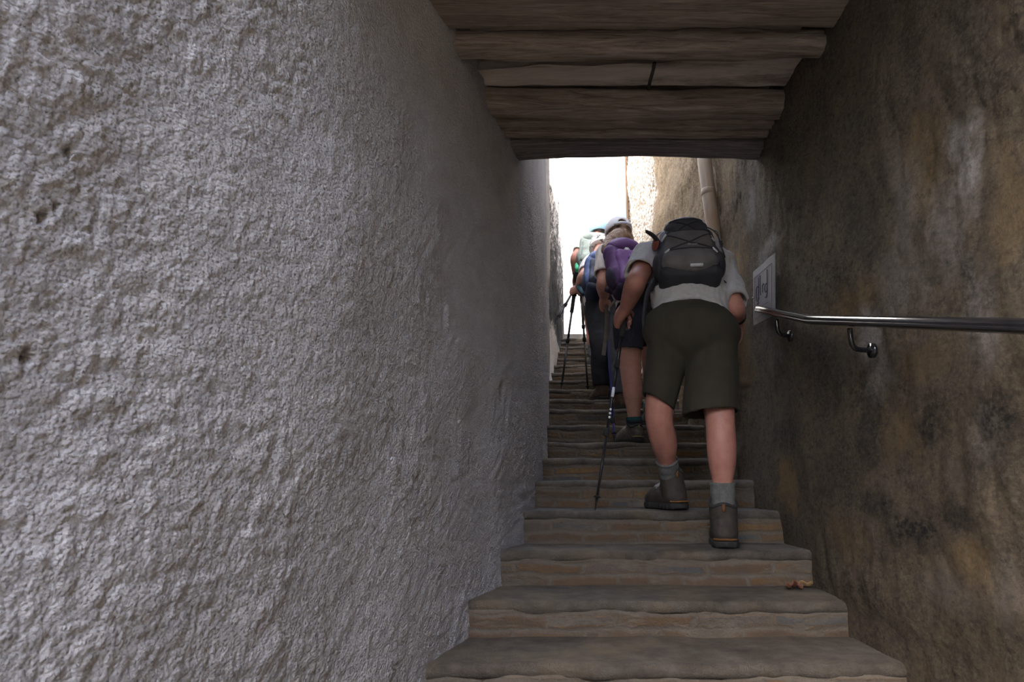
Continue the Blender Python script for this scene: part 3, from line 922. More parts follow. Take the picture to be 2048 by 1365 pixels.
# ---- notice on the right wall
pc = [on_right(1506, 545, .022), on_right(1549.5, 505, .022), on_right(1549.5, 629, .022), on_right(1507, 651, .022)]
W0, W1 = (pc[0] + pc[3]) / 2, (pc[1] + pc[2]) / 2      # far and near edge
pu = unit((W1 - W0) * [1, 1, 0]); pn = unit(np.cross(pu, [0, 0, 1.0])); pn = pn if pn[0] < 0 else -pn
pw = np.linalg.norm((W1 - W0)[:2])
zt = (pc[0][2] + pc[1][2]) / 2; zb = (pc[2][2] + pc[3][2]) / 2
def sheet(u, v, lift=0.0):      # u from the far edge, v from the bottom, 0..1; the notice hangs skewed as its corners do
    top = pc[0] * (1 - u) + pc[1] * u; bot = pc[3] * (1 - u) + pc[2] * u
    return bot * (1 - v) + top * v + pn * lift
notice = empty('notice', (sheet(.5, 0)), 'grey paper notice with handwriting, fixed to the right wall behind the rail end', 'notice')
V = []; n1 = 13
for lay in (0.0, -0.004):
    for i in range(n1):
        for j in range(n1): V.append(sheet(i / (n1 - 1), j / (n1 - 1), lay + .0015 * math.sin(i * .9) * (lay == 0)))
f = []
for i in range(n1 - 1):
    for j in range(n1 - 1):
        a_ = i * n1 + j; f.append([a_, a_ + n1, a_ + n1 + 1, a_ + 1]); a_ += n1 * n1; f.append([a_, a_ + 1, a_ + n1 + 1, a_ + n1])
mesh_obj('paper', V, f, plain('paper', (0.36, 0.36, 0.37), 0.8, var=.06, scale=12, bstr=.1), notice)
M_LINE = plain('border_line', (0.22, 0.14, 0.13), .8, bstr=0)
mb = MB()
q = [sheet(.10, .10, .003), sheet(.90, .10, .003), sheet(.90, .86, .003), sheet(.10, .86, .003), sheet(.10, .10, .003)]
for i in range(4): mb.tube([q[i], q[i + 1]], 0.0013, 6)
mb.build('border', M_LINE, notice)
M_INK = plain('ink', (0.05, 0.05, 0.055), .7, bstr=0)
strokes = [  # handwriting in sheet units: d l r d
    [(.30, .62), (.24, .66), (.19, .58), (.20, .44), (.26, .38), (.31, .46), (.31, .80)], [(.31, .80), (.31, .46), (.34, .42)],
    [(.39, .82), (.385, .6), (.40, .46)], [(.22, .36), (.26, .33), (.30, .36)],
    [(.49, .62), (.50, .48)], [(.49, .58), (.53, .63), (.57, .60)],
    [(.70, .56), (.65, .60), (.60, .54), (.62, .46), (.68, .46), (.70, .54), (.70, .82)], [(.70, .56), (.70, .42), (.66, .36), (.60, .38)]]
mb = MB()
for s_ in strokes: mb.tube([sheet(u, v, .0035) for u, v in spline(s_, 5)], 0.0019, 6)
mb.build('handwriting', M_INK, notice)
mb = MB()
for k, v in enumerate((.26, .21)): mb.tube([sheet(.25, v, .003), sheet(.25 + .5 - .1 * k, v, .003)], 0.0012, 5)
mb.build('small_print', M_LINE, notice)
MB().ball(sheet(.06, .50, .006), .006).build('screw_head', plain('steel', (.7, .7, .7), .25, 1.0, bstr=0), notice)

# ---- dry leaves on a tread beside the right wall
M_LEAF = plain('dry_leaf', (0.20, 0.085, 0.045), .7, var=.5, scale=60)
M_LEAF2 = plain('ochre_leaf', (0.30, 0.19, 0.08), .7, var=.4, scale=60)
rng = random.Random(5)
LEAVES = (('curled reddish dry leaf at the left end of the litter on the tread', 1578, 1163, .034), ('flat red-brown dry leaf in the middle of the litter, nearest the wall', 1592, 1157, .030), ('red-brown dry leaf in the middle of the litter, nearest the tread edge', 1594, 1165, .032), ('ochre dry leaf at the right end of the litter on the tread', 1609, 1161, .030))
for i, (lab, px, py, L) in enumerate(LEAVES):
    Yl = step_y(2) - 0.055 - (0.05 if i in (0, 2) else 0) ; z = step_z(1) + .004
    c = at(px, py, Yl); c[2] = z
    th = rng.uniform(0, 6.3); V = []; f = []; NU = 9; NV = 5
    for a_ in range(NU):
        u = a_ / (NU - 1); wdt = math.sin(math.pi * min(1, u * 0.97 + .02)) ** .8 * L * .42
        for b_ in range(NV):
            v = b_ / (NV - 1) * 2 - 1
            x = (u - .5) * 2 * L; y = v * wdt; zz = .012 * (v * v) + .010 * math.sin(u * 5 + i) ** 2
            V.append(c + [x * math.cos(th) - y * math.sin(th), x * math.sin(th) + y * math.cos(th), zz + .002])
    n0 = len(V); V += [p + np.array([0, 0, -.0016]) for p in V]
    for a_ in range(NU - 1):
        for b_ in range(NV - 1):
            k = a_ * NV + b_; f += [[k, k + NV, k + NV + 1, k + 1], [k + n0, k + 1 + n0, k + NV + 1 + n0, k + NV + n0]]
    o = mesh_obj('dry_leaf', V, f, M_LEAF2 if i == 3 else M_LEAF)
    tag(o, lab, 'leaf', 'dry leaves on a low tread')

# ================================================================== PEOPLE
SKIN = plain('skin_tanned', (0.48, 0.235, 0.17), 0.55, var=.10, scale=22, bscale=260, bstr=.12, bdist=.002, col2=(0.40, 0.165, 0.125))
SKIN_F = plain('skin_fair', (0.56, 0.30, 0.225), 0.55, var=.08, scale=22, bscale=260, bstr=.12, bdist=.002, col2=(0.49, 0.235, 0.18))

def V3(*a): return np.array(a, float)
Zup = V3(0, 0, 1)

def grip_hand(vol, W, G, axis, out, s=1.0, thumb_up=True):
    """fist closed round a pole: W wrist, G point of the pole axis in the fist, out = side of the back of the hand"""
    a = unit(axis)
    d = G - W; d = unit(d - a * np.dot(d, a)); o = np.asarray(out, float); o = unit(o - a * np.dot(o, a) - d * np.dot(o, d))
    r = 0.0275 * s
    K = G + o * r * 0.95 + d * 0.004
    vol.chain([W, W * .5 + K * .5 + o * .004, K], [.030 * s, .036 * s, .033 * s], .012, (o, .62))
    vol.cap(K + a * .028 * s, K - a * .030 * s, .016 * s, .014 * s, .012)
    for i, (L, rr) in enumerate(((1.0, .0098), (1.08, .0102), (1.02, .0098), (.84, .0086))):
        sft = a * (0.031 - 0.0205 * i) * s
        th = np.linspace(0.05, 3.5 * L, 9)
        P = [G + sft + r * (math.cos(t) * o + math.sin(t) * d) for t in th]
        for u, v in zip(P[:-1], P[1:]): vol.cap(u, v, rr * s, rr * s * .97, .003)
    up = a if thumb_up else -a
    P = [W * .45 + G * .55 - d * .010 - o * .004, G - d * r * .9 + up * .030 * s - o * .010, G - d * .004 + up * .036 * s - o * r, G + d * .018 * s + up * .026 * s - o * r]
    vol.chain(P, [.015 * s, .0135 * s, .012 * s, .0105 * s], .006)

def open_hand(vol, W, d, out, s=1.0, curl=0.5):
    """relaxed hand: d = pointing direction, out = back of the hand"""
    d = unit(d); o = unit(np.asarray(out, float) - d * np.dot(out, d)); w = np.cross(d, o)
    vol.chain([W, W + d * .045 * s, W + d * .085 * s], [.030 * s, .038 * s, .038 * s], .012, (o, .5))
    for i, L in enumerate((.072, .080, .074, .058)):
        b = W + d * (.088 - .004 * abs(i - 1)) * s + w * (.029 - .0195 * i) * s
        P = [b]; ang = .15 + curl * .4
        for k, f_ in enumerate((.45, .32, .25)):
            ang += curl * .45
            P.append(P[-1] + (d * math.cos(ang) - o * math.sin(ang)) * L * f_ * s)
        for u, v, r1, r2 in zip(P[:-1], P[1:], (.0098, .0092, .0085), (.0092, .0085, .0075)): vol.cap(u, v, r1 * s, r2 * s, .004)
    P = [W + d * .025 * s + w * .022 * s, W + d * .055 * s + w * .048 * s - o * .012, W + d * .085 * s + w * .055 * s - o * .022]
    vol.chain(P, [.015 * s, .0125 * s, .010 * s], .008)

def frame(J):
    r = unit(J['hipR'] - J['hipL']); u = unit(J['chest'] - J['pelvis']); r = unit(r - u * np.dot(r, u)); o = np.cross(u, r)
    return r, u, o          # o points to the front of the body

def leg_rows(J, s, side, g=1.0):
    h, k, a = J['hip' + side], J['knee' + side], J['ank' + side]
    r, u, o = frame(J)
    back = -o
    back = unit(back - Zup * back[2])
    ca = k * .62 + a * .38 + back * .014
    return [h, h * .45 + k * .55, k, ca, k * .34 + a * .66 + back * .004, a], [x * g for x in (.088 * s, .074 * s, .060 * s, .058 * s, .040 * s, .034 * s)]

def body_vol(J, s, h, legs_g=1.0, arm_g=1.0):
    pts = np.array([v for k, v in J.items() if k not in ('face', 'hup')])
    vol = Vol(pts.min(0) - .22, pts.max(0) + .22, h)
    r, u, o = frame(J)
    pe, ch, ne, hd = J['pelvis'], J['chest'], J['neck'], J['head']
    mid = pe * .5 + ch * .5
    ax = (r, o, u)
    vol.ell(pe, ax, (.155 * s, .115 * s, .13 * s), .03)
    vol.ell(mid, ax, (.14 * s, .105 * s, .17 * s), .04)
    vol.ell(ch, ax, (.155 * s, .112 * s, .16 * s), .04)
    for sd in 'LR':
        sg = -1 if sd == 'L' else 1
        sh, el, wr = J['sh' + sd], J['el' + sd], J['wr' + sd]
        vol.cap(ch * .5 + ne * .5, sh, .055 * s, .052 * s, .04)
        vol.chain([sh, sh * .5 + el * .5, el, el * .68 + wr * .32, wr], [.053 * s * arm_g, .050 * s * arm_g, .045 * s * arm_g, .046 * s * arm_g, .028 * s], .02)
        P, R_ = leg_rows(J, s, sd, legs_g)
        vol.chain(P, R_, .02)
        ft = J['toe' + sd]; an = J['ank' + sd]
        vol.cap(an - V3(0, 0, .06), an * .3 + ft * .7 - V3(0, 0, .03), .034 * s, .026 * s, .02)
    vol.chain([ch * .4 + ne * .6, ne, ne * .4 + hd * .6], [.062 * s, .055 * s, .052 * s], .03)
    f, hu = unit(J['face']), unit(J['hup']); f = unit(f - hu * np.dot(f, hu)); hr = np.cross(f, hu)
    A = (hr, f, hu)
    vol.ell(hd + hu * .015 - f * .008, A, (.076 * s, .096 * s, .105 * s), .02)
    vol.ell(hd - hu * .055 + f * .025, A, (.056 * s, .068 * s, .060 * s), .03)
    vol.cap(hd + hu * .012 + f * .088, hd - hu * .028 + f * .108, .010 * s, .015 * s, .012)      # nose
    vol.cap(hd - hu * .066 + f * .084 - hr * .018, hd - hu * .066 + f * .084 + hr * .018, .009, .009, .008)   # lips
    for q in (-1, 1):
        vol.ell(hd + hu * .012 + f * .094 + hr * .032 * q, A, (.016, .012, .010), .008, 'cut')   # eye sockets
        vol.ell(hd + hu * .010 + f * .080 + hr * .032 * q, A, (.012, .012, .012), .003)
        vol.ell(hd - hu * .005 - f * .008 + hr * .078 * s * q, A, (.010, .020, .032), .006)     # ears
    return vol

def person(name, J, s, h, mat, label, hands, legs_g=1.0, arm_g=1.0, group=None):
    vol = body_vol(J, s, h, legs_g, arm_g)
    for fn in hands: fn(vol)
    lo = min(J['toeL'][2], J['toeR'][2])
    V, Q = vol.mesh(2)
    o = mesh_obj(name, V, Q, mat, None, True, (J['pelvis'][0], J['pelvis'][1], lo))
    return tag(o, label, 'person', group)

def shirt(J, s, h, mat, P, slL, slR, hem, hem_n, arm_g=1.0, grow=.017, wr=.005, sleeve_r=1.22, name='shirt', collar=True, wide=1.0):
    pts = np.array([J[k] for k in ('pelvis', 'chest', 'neck', 'shL', 'shR', 'elL', 'elR', 'wrL', 'wrR')])
    vol = Vol(pts.min(0) - .22, pts.max(0) + .2, h)
    r, u, o = frame(J)
    pe, ch, ne = J['pelvis'], J['chest'], J['neck']
    g = grow; mid = pe * .5 + ch * .5; ax = (r, o, u)
    vol.ell(pe, ax, (.155 * s * wide + g, .115 * s + g, .14 * s + g), .03)
    vol.ell(mid, ax, (.15 * s * wide + g, .11 * s + g, .19 * s + g), .06)
    vol.ell(ch, ax, (.158 * s + g, .116 * s + g, .16 * s + g), .05)
    for sd, fr in (('L', slL), ('R', slR)):
        sh, el, wr_ = J['sh' + sd], J['el' + sd], J['wr' + sd]
        vol.cap(ch * .5 + ne * .5, sh, .060 * s + g, .056 * s + g, .04)
        path = [sh, el] if fr <= 1 else [sh, el, wr_]
        if fr <= 1: E_ = sh + (el - sh) * (fr + .15); cutp = sh + (el - sh) * fr; cn = el - sh
        else: E_ = el + (wr_ - el) * (fr - 1 + .12); cutp = el + (wr_ - el) * (fr - 1); cn = wr_ - el
        rr = .053 * s * arm_g * sleeve_r + g * .4
        hl = (cutp, unit(cn), .014, .07)
        if fr <= 1: vol.cap(sh, E_, rr, rr * 1.02, .03, None, 'add', [(cutp, cn)], hl)
        else: vol.cap(sh, el, rr, rr, .03); vol.cap(el, E_, rr, rr * .96, .03, None, 'add', [(cutp, cn)], hl)
    vol.plane(hem, hem_n, None, None)
    if collar:
        vol.cap(ne * .8 + ch * .2, ne + (ne - ch) * .8, .064 * s, .075 * s, 0, None, 'cut')
    def wrk(V):
        q = (V - pe); q = np.stack([q @ r, q @ o, (q @ u) * .45], -1)
        return (fbm(q * 13, 3) * wr + np.abs(perlin(q * 24 + 5)) * wr * .7)
    return skin(vol, name, mat, P, 2, wrk)

def shorts(J, s, h, mat, P, hemL, hemR, waist, wn, rt=.112, rh=.118, gr=.02, name='shorts', wr=.004, seat=0.0, wide=1.0, low=.12, ph=.17, kk=.025):
    """hemL/hemR: (point, normal) of each hem"""
    pts = np.array([J[k] for k in ('pelvis', 'hipL', 'hipR', 'kneeL', 'kneeR')])
    vol = Vol(pts.min(0) - .24, pts.max(0) + .22, h)
    r, u, o = frame(J)
    pe = J['pelvis']
    vol.ell(pe, (r, o, u), (.158 * s * wide + gr, .118 * s + gr, ph * s + gr), .03)
    vol.ell(pe - Zup * (.06 if low > .1 else .03) - o * (.035 + seat), (r, o, u), (.145 * s * wide + gr, .105 * s + gr, low * s + gr), .05)
    for sd, hm in (('L', hemL), ('R', hemR)):
        hp, kn = J['hip' + sd], J['knee' + sd]
        c = np.asarray(hm[0]); e = c + (c - hp) * .35
        t = np.linalg.norm(c - hp) / np.linalg.norm(e - hp)
        r1 = rt[sd] if isinstance(rt, dict) else rt; r2 = rh[sd] if isinstance(rh, dict) else rh
        re = r1 + (r2 - r1) / t
        vol.cap(hp, e, r1 * s, re * s, kk, None, 'add', [(c, hm[1])], (c, unit(hm[1]), .015, .09))
    vol.plane(waist, wn, None, None)
    def wrk(V):
        q = V - pe
        return fbm(q * np.array([14, 14, 7]), 3) * wr + np.abs(perlin(q * np.array([20, 20, 8]) + 3)) * wr * .6
    return skin(vol, name, mat, P, 2, wrk)

def trousers(J, s, h, mat, P, waist, wn, endL, endR, name='trousers'):
    pts = np.array([J[k] for k in ('pelvis', 'hipL', 'hipR', 'kneeL', 'kneeR', 'ankL', 'ankR')])
    vol = Vol(pts.min(0) - .2, pts.max(0) + .2, h)
    r, u, o = frame(J); pe = J['pelvis']
    vol.ell(pe, (r, o, u), (.165 * s, .128 * s, .17 * s), .03)
    vol.ell(pe - Zup * .05 - o * .035, (r, o, u), (.15 * s, .115 * s, .12 * s), .05)
    for sd, e in (('L', endL), ('R', endR)):
        h_, k, a = J['hip' + sd], J['knee' + sd], J['ank' + sd]
        vol.chain([h_, h_ * .5 + k * .5, k, k * .5 + a * .5, a], [.104 * s, .094 * s, .084 * s, .084 * s, .072 * s], .02, None, 4, 'add', [(a + Zup * e, -Zup)])
    vol.plane(waist, wn, None, None)
    def wrk(V): return fbm((V - pe) * np.array([16, 16, 10]), 3) * .006
    return skin(vol, name, mat, P, 2, wrk)

RUBBER = plain('boot_rubber', (0.022, 0.021, 0.020), .8, var=.4, scale=40)
LACE = plain('boot_lace', (0.28, 0.26, 0.25), .8, bstr=0)
def boot(P, heel, fwd, L, mat, h=.0055, trim=None, shaft=.155, w=1.0, lean=(0, 0, 0), lace=LACE):
    """heel: point of the ground under the back of the heel"""
    f = unit(V3(fwd[0], fwd[1], 0)); r = V3(f[1], -f[0], 0)
    T = lambda x, y, z: np.asarray(heel) + f * x * L + r * y + Zup * z
    vol = Vol(np.minimum(T(-.05, 0, 0), T(1.1, 0, 0)) - .12, np.maximum(T(-.05, 0, 0), T(1.1, 0, 0)) + V3(.12, .12, shaft + .12), h)
    vol.chain([T(.13, 0, .058), T(.33, 0, .062), T(.55, 0, .056), T(.74, 0, .045), T(.88, 0, .040)], [.043 * w, .046 * w, .047 * w, .048 * w, .036 * w], .02)
    vol.chain([T(.17, 0, .07), T(.19, 0, .115) + V3(*lean) * .5, T(.20, 0, shaft + .03) + V3(*lean)], [.043 * w, .045 * w, .050 * w], .025)
    vol.chain([T(.40, 0, .075), T(.27, 0, .12)], [.035 * w, .040 * w], .03)
    vol.plane(T(.2, 0, shaft) + V3(*lean), unit(Zup - f * .12), T(.2, 0, shaft + .09), .13)
    vol.cap(T(.20, 0, shaft + .05) + V3(*lean), T(.19, 0, shaft - .03) + V3(*lean), .041 * w, .038 * w, 0, None, 'cut')
    vol.plane(T(0, 0, .014), -Zup)
    def wrk(V): return fbm(V * 38, 2) * .0022
    b = skin(vol, 'boot', mat, P, 2, wrk)
    vs = Vol(np.minimum(T(-.05, 0, 0), T(1.1, 0, 0)) - .12, np.maximum(T(-.05, 0, 0), T(1.1, 0, 0)) + V3(.12, .12, .1), h)
    vs.chain([T(.12, 0, .015), T(.35, 0, .015), T(.72, 0, .015), T(.88, 0, .015)], [.046 * w, .046 * w, .051 * w, .041 * w], .01)
    vs.plane(T(0, 0, .030), Zup); vs.plane(T(0, 0, .001), -Zup)
    def tread(V):
        q = ((V - np.asarray(heel)) @ f) / L
        return np.where((V[:, 2] - heel[2]) < .024, .0022 * np.sign(np.sin(q * 60)), 0)
    skin(vs, 'sole', RUBBER, b, 1, tread)
    mb = MB()
    for k in range(5):
        x = .34 + .085 * k; z = .130 - .0072 * k + .05 * (w - 1)
        mb.tube(spline([T(x, -.038 * w, z - .028), T(x + .02, -.014, z + .002), T(x, .014, z + .002), T(x + .02, .038 * w, z - .028)], 4), .0034, 6)
    mb.build('lace', lace, b)
    c = T(.20, 0, shaft) + V3(*lean)
    MB().tube([c + (f * math.cos(t) * .050 - r * math.sin(t) * .050) * w * .97 + Zup * (.012 * math.cos(t) - .010 * math.cos(3 * t)) for t in np.linspace(0, 2 * math.pi, 25)], .0075, 8).build('collar', RUBBER, b)
    if trim is not None:
        xb, xs = (.13 * L - .0435 * w) / L, (.19 * L - .049 * w) / L
        MB().tube([T(xs - .012, 0, shaft - .004) + V3(*lean), T(xs - .004, 0, shaft - .035) + V3(*lean)], .007, 8, (f, .5)).build('pull_tab', trim, b)
        MB().tube(spline([T(xb + .09, -.041 * w, .036), T(xb + .01, -.022 * w, .036), T(xb - .010, 0, .037), T(xb + .01, .022 * w, .036), T(xb + .09, .041 * w, .036)], 6), .0050, 6).build('heel_trim', trim, b)
    return b

def sock(P, a, b, ra, rb, mat, ribs=26, seg=78):
    """a lower end, b upper end"""
    pts = [a + (b - a) * t for t in np.linspace(0, 1, 16)]
    rad = [ra + (rb - ra) * t + .0018 * math.sin(t * 19 + 1) for t in np.linspace(0, 1, 16)]
    d = unit(b - a)
    pts += [b + d * .001, b - d * .004]; rad += [rb - .004, rb - .009]
    mb = MB(); mb.tube(pts, rad, seg, None, True, lambda th, i: .022 * math.cos(ribs * th))
    return mb.build('sock', mat, P)

def cap_hat(P, hd, f, hu, mat, r=.098, arch=True, band=None, bill=True, name='cap', h=.005, low=.0, inner=None):
    f, hu = unit(f), unit(hu); f = unit(f - hu * np.dot(f, hu)); hr = np.cross(f, hu); A = (hr, f, hu)
    c = hd + hu * .03
    vol = Vol(c - .27, c + .27, h)
    vol.ell(c, A, (r * .90, r * 1.08, r * 1.0), 0)
    vol.ell(c, A, (r * .90 - .012, r * 1.08 - .012, r - .012), 0, 'cut')
    vol.plane(c + hu * (low - .02), -hu)
    if arch:
        vol.ell(c - f * r * 1.02 + hu * (low + .004), A, (.030, .06, .026), 0, 'cut')
    if bill:
        vol.ell(c + f * (r * 1.05) - hu * .012, A, (.072, .085, .010), .01)
    q = skin(vol, name, mat, P, 1)
    if arch:
        pts = [c + (hr * math.sin(t) * r * .955 - f * math.cos(t) * r * 1.13) + hu * (low - .012) for t in np.linspace(-.62, .62, 9)]
        MB().tube(pts, .0105, 8, (f, .4)).build('closure_strap', band or mat, q)
    return q

def pole(tip, top, mat, grip_mat, label, bend=0.0, grip=.13, locks=(.36, .70), strap=None, low_mat=None, group=None, tipmat=None, th=1.0):
    tip, top = np.asarray(tip, float), np.asarray(top, float)
    d = unit(top - tip); L = np.linalg.norm(top - tip)
    e = empty('trekking_pole', tip, label, 'trekking pole', group)
    Q = lambda t: tip + d * t
    a, b = L * locks[0], L * locks[1]
    MB().tube([Q(.045), Q(a)], .0065 * th, 12).build('lower_shaft', low_mat or mat, e)
    MB().tube([Q(a - .02), Q(b)], .0075 * th, 12).build('middle_shaft', mat, e)
    MB().tube([Q(b - .02), Q(L - grip)], .0088 * th, 12).build('upper_shaft', mat, e)
    MB().tube([Q(0), Q(.012), Q(.05), Q(.06)], [.002, .0038, .0062, .0066], 10).build('tip', tipmat or grip_mat, e)
    MB().tube([Q(.058), Q(.064), Q(.070)], [.009, .019, .009], 16).build('basket', grip_mat, e)
    s_ = unit(np.cross(d, [0, 1, .2]))
    for x in (a, b):
        lk = MB(); lk.tube([Q(x - .022), Q(x - .016), Q(x + .016), Q(x + .022)], [.009 * th, .0115 * th, .0115 * th, .009 * th], 12)
        lk.box(Q(x) + s_ * .013, (s_, np.cross(d, s_), d), (.005, .006, .016)); lk.build('lever_lock', grip_mat, e)
    g = MB(); g.tube([Q(L - grip), Q(L - grip + .01), Q(L - grip * .5), Q(L - .03), Q(L - .012), Q(L)], [x * (1 + (th - 1) * .6) for x in (.012, .0145, .0150, .0165, .019, .010)], 14).build('grip', grip_mat, e)
    if strap is not None: strap(e)
    return e

def flat_strap(pts, w, mat, parent, name='strap', th=.25, nrm=(0, 1, 0), n=6):
    P = spline(pts, n)
    return MB().tube(P, w, 10, (nrm, th)).build(name, mat, parent)

# ------------------------------------------------------------------ 1: the man in olive shorts, nearest
ground2, ground3 = step_z(2) + .003, step_z(3) + .003
J = dict(
    pelvis=at(1381, 662, 3.15), chest=at(1376, 528, 3.36), neck=at(1377, 492, 3.50), head=at(1379, 489, 3.66),
    hipL=at(1338, 692, 3.15), hipR=at(1424, 692, 3.13), kneeL=at(1318, 835, 3.20), kneeR=at(1440, 842, 3.03),
    ankL=at(1350, 962, 3.415), ankR=at(1446, 1012, 3.045),
    shL=at(1297, 516, 3.40), shR=at(1438, 532, 3.38), elL=at(1273, 562, 3.20), wrL=at(1252, 616, 3.36),
    elR=at(1467, 612, 3.22), wrR=at(1476, 642, 3.40), face=V3(0, .86, -.5), hup=V3(0, .5, .86))
hL = V3(px_x(1366, 3) + .008, 3.355, ground3); fL = unit(V3(-.29, .955, 0))
hR = V3(px_x(1448, 2) + .034, 2.995, ground2); fR = unit(V3(.25, .97, 0))
J['toeL'] = hL + fL * .24 + V3(0, 0, .03); J['toeR'] = hR + fR * .24 + V3(0, 0, .03)
J['ankL'] = hL + fL * .064 + V3(-.012, .0, .14); J['ankR'] = hR + fR * .060 + V3(0, 0, .14)
tip1 = at(1190, 1015, 3.325); tip1[2] = step_z(3)
G1 = at(1248, 641, 3.43); ax1 = unit(G1 - tip1)
man = person('person', J, 1.12, .0058, SKIN, 'person nearest the camera in grey shirt and olive shorts, bending forward up the steps',
             [lambda v: grip_hand(v, J['wrL'], G1, ax1, V3(-1, -.25, .1), 1.12),
              lambda v: open_hand(v, J['wrR'], V3(.02, .8, -.6), V3(.9, 0, .4), 1.1)], legs_g=.90, arm_g=.90)
OLIVE = plain('olive_cotton', (0.034, 0.029, 0.017), .9, var=.12, scale=18, bscale=500, bstr=.3, bdist=.0015)
GREY_T = plain('heather_cotton', (0.47, 0.45, 0.43), .95, var=.10, scale=40, bscale=520, bstr=.25, bdist=.0015)
shorts(J, 1.12, .0065, OLIVE, man, (at(1317, 806, 3.17), unit(V3(-.55, -.05, -.9))), (at(1422, 828, 3.06), V3(.05, -.12, -1)), at(1381, 590, 3.12), unit(V3(.0, .34, .94)), rt=dict(L=.092, R=.100), rh=dict(L=.068, R=.110), gr=.014, wide=1.17, low=.085, ph=.135, kk=.010)
shirt(J, 1.12, .0065, GREY_T, man, .70, .93, at(1378, 627, 3.15), unit(V3(-.16, -.62, -.78)), arm_g=1.04, wr=.009, grow=.018, sleeve_r=1.16)
r_, u_, o_ = frame(J)
f_, hu_ = unit(J['face']), unit(J['hup'])
def hair_short(J, P, mat, s=1.0, h=.006):
    f, hu = unit(J['face']), unit(J['hup']); f = unit(f - hu * np.dot(f, hu)); hr = np.cross(f, hu); A = (hr, f, hu); hd = J['head']
    vol = Vol(hd - .17, hd + .17, h)
    vol.ell(hd + hu * .02 - f * .010, A, (.083 * s, .100 * s, .109 * s), 0)
    vol.plane(hd + f * .035 + hu * .04, unit(f - hu * .5)); vol.plane(hd - hu * .062, -hu)
    return skin(vol, 'hair', mat, P, 1, lambda V: fbm(V * 60, 3) * .004)
hair_short(J, man, plain('grey_hair', (0.22, 0.20, 0.18), .8, scale=120, vscale=(1, 1, .2)), 1.1)
WOOL = plain('grey_wool', (0.135, 0.135, 0.125), .95, var=.2, scale=60, bscale=300, bstr=.6, bdist=.004)
BROWN_BOOT = plain('brown_boot', (0.040, 0.031, 0.023), .8, var=.3, scale=30, bscale=120, bstr=.4, bdist=.003)
AMBER = plain('amber_trim', (0.17, 0.075, 0.018), .8)
kb = lambda sd, t: J['ank' + sd] + (J['knee' + sd] - J['ank' + sd]) * t
sock(man, kb('L', -.04), kb('L', .33), .043, .0525, WOOL)
sock(man, kb('R', -.04), kb('R', .33), .047, .0535, WOOL)
boot(man, hL, fL, .295, BROWN_BOOT, trim=AMBER, w=1.18, lean=(-.012, .0, 0), shaft=.185)
boot(man, hR, fR, .30, BROWN_BOOT, trim=AMBER, w=1.16, shaft=.185)
wb = MB(); c = J['elR'] * .30 + J['wrR'] * .70
d_ = unit(J['wrR'] - J['elR'])
wb.tube([c - d_ * .012, c - d_ * .009, c + d_ * .009, c + d_ * .012], [.042, .046, .046, .042], 24)
wb.build('wristband', M_BLACK, man)

BLK_NYL = plain('black_nylon', (0.030, 0.030, 0.036), .75, var=.25, scale=20, bscale=600, bstr=.3, bdist=.001)
GRY_NYL = plain('charcoal_nylon', (0.125, 0.116, 0.114), .8, var=.2, scale=14, bscale=600, bstr=.3, bdist=.001)
DRK_NYL = plain('dark_blue_black_nylon', (0.055, 0.055, 0.068), .7, var=.25, scale=14, bscale=600, bstr=.3, bdist=.001)
WHITE_TAB = plain('reflective_white', (0.80, 0.80, 0.82), .5, bstr=0)

class Frame:
    def __init__(s, base, u, o, roll=0.0):
        s.base = np.asarray(base, float); s.u = unit(u); o = np.asarray(o, float); s.o = unit(o - s.u * np.dot(o, s.u)); s.r = np.cross(s.u, s.o)
        if roll:
            c, q = math.cos(roll), math.sin(roll); s.r, s.u = s.r * c + s.u * q, s.u * c - s.r * q
    def __call__(s, x, y, z): return s.base + s.r * x + s.o * y + s.u * z
    @property
    def ax(s): return (s.r, s.o, s.u)

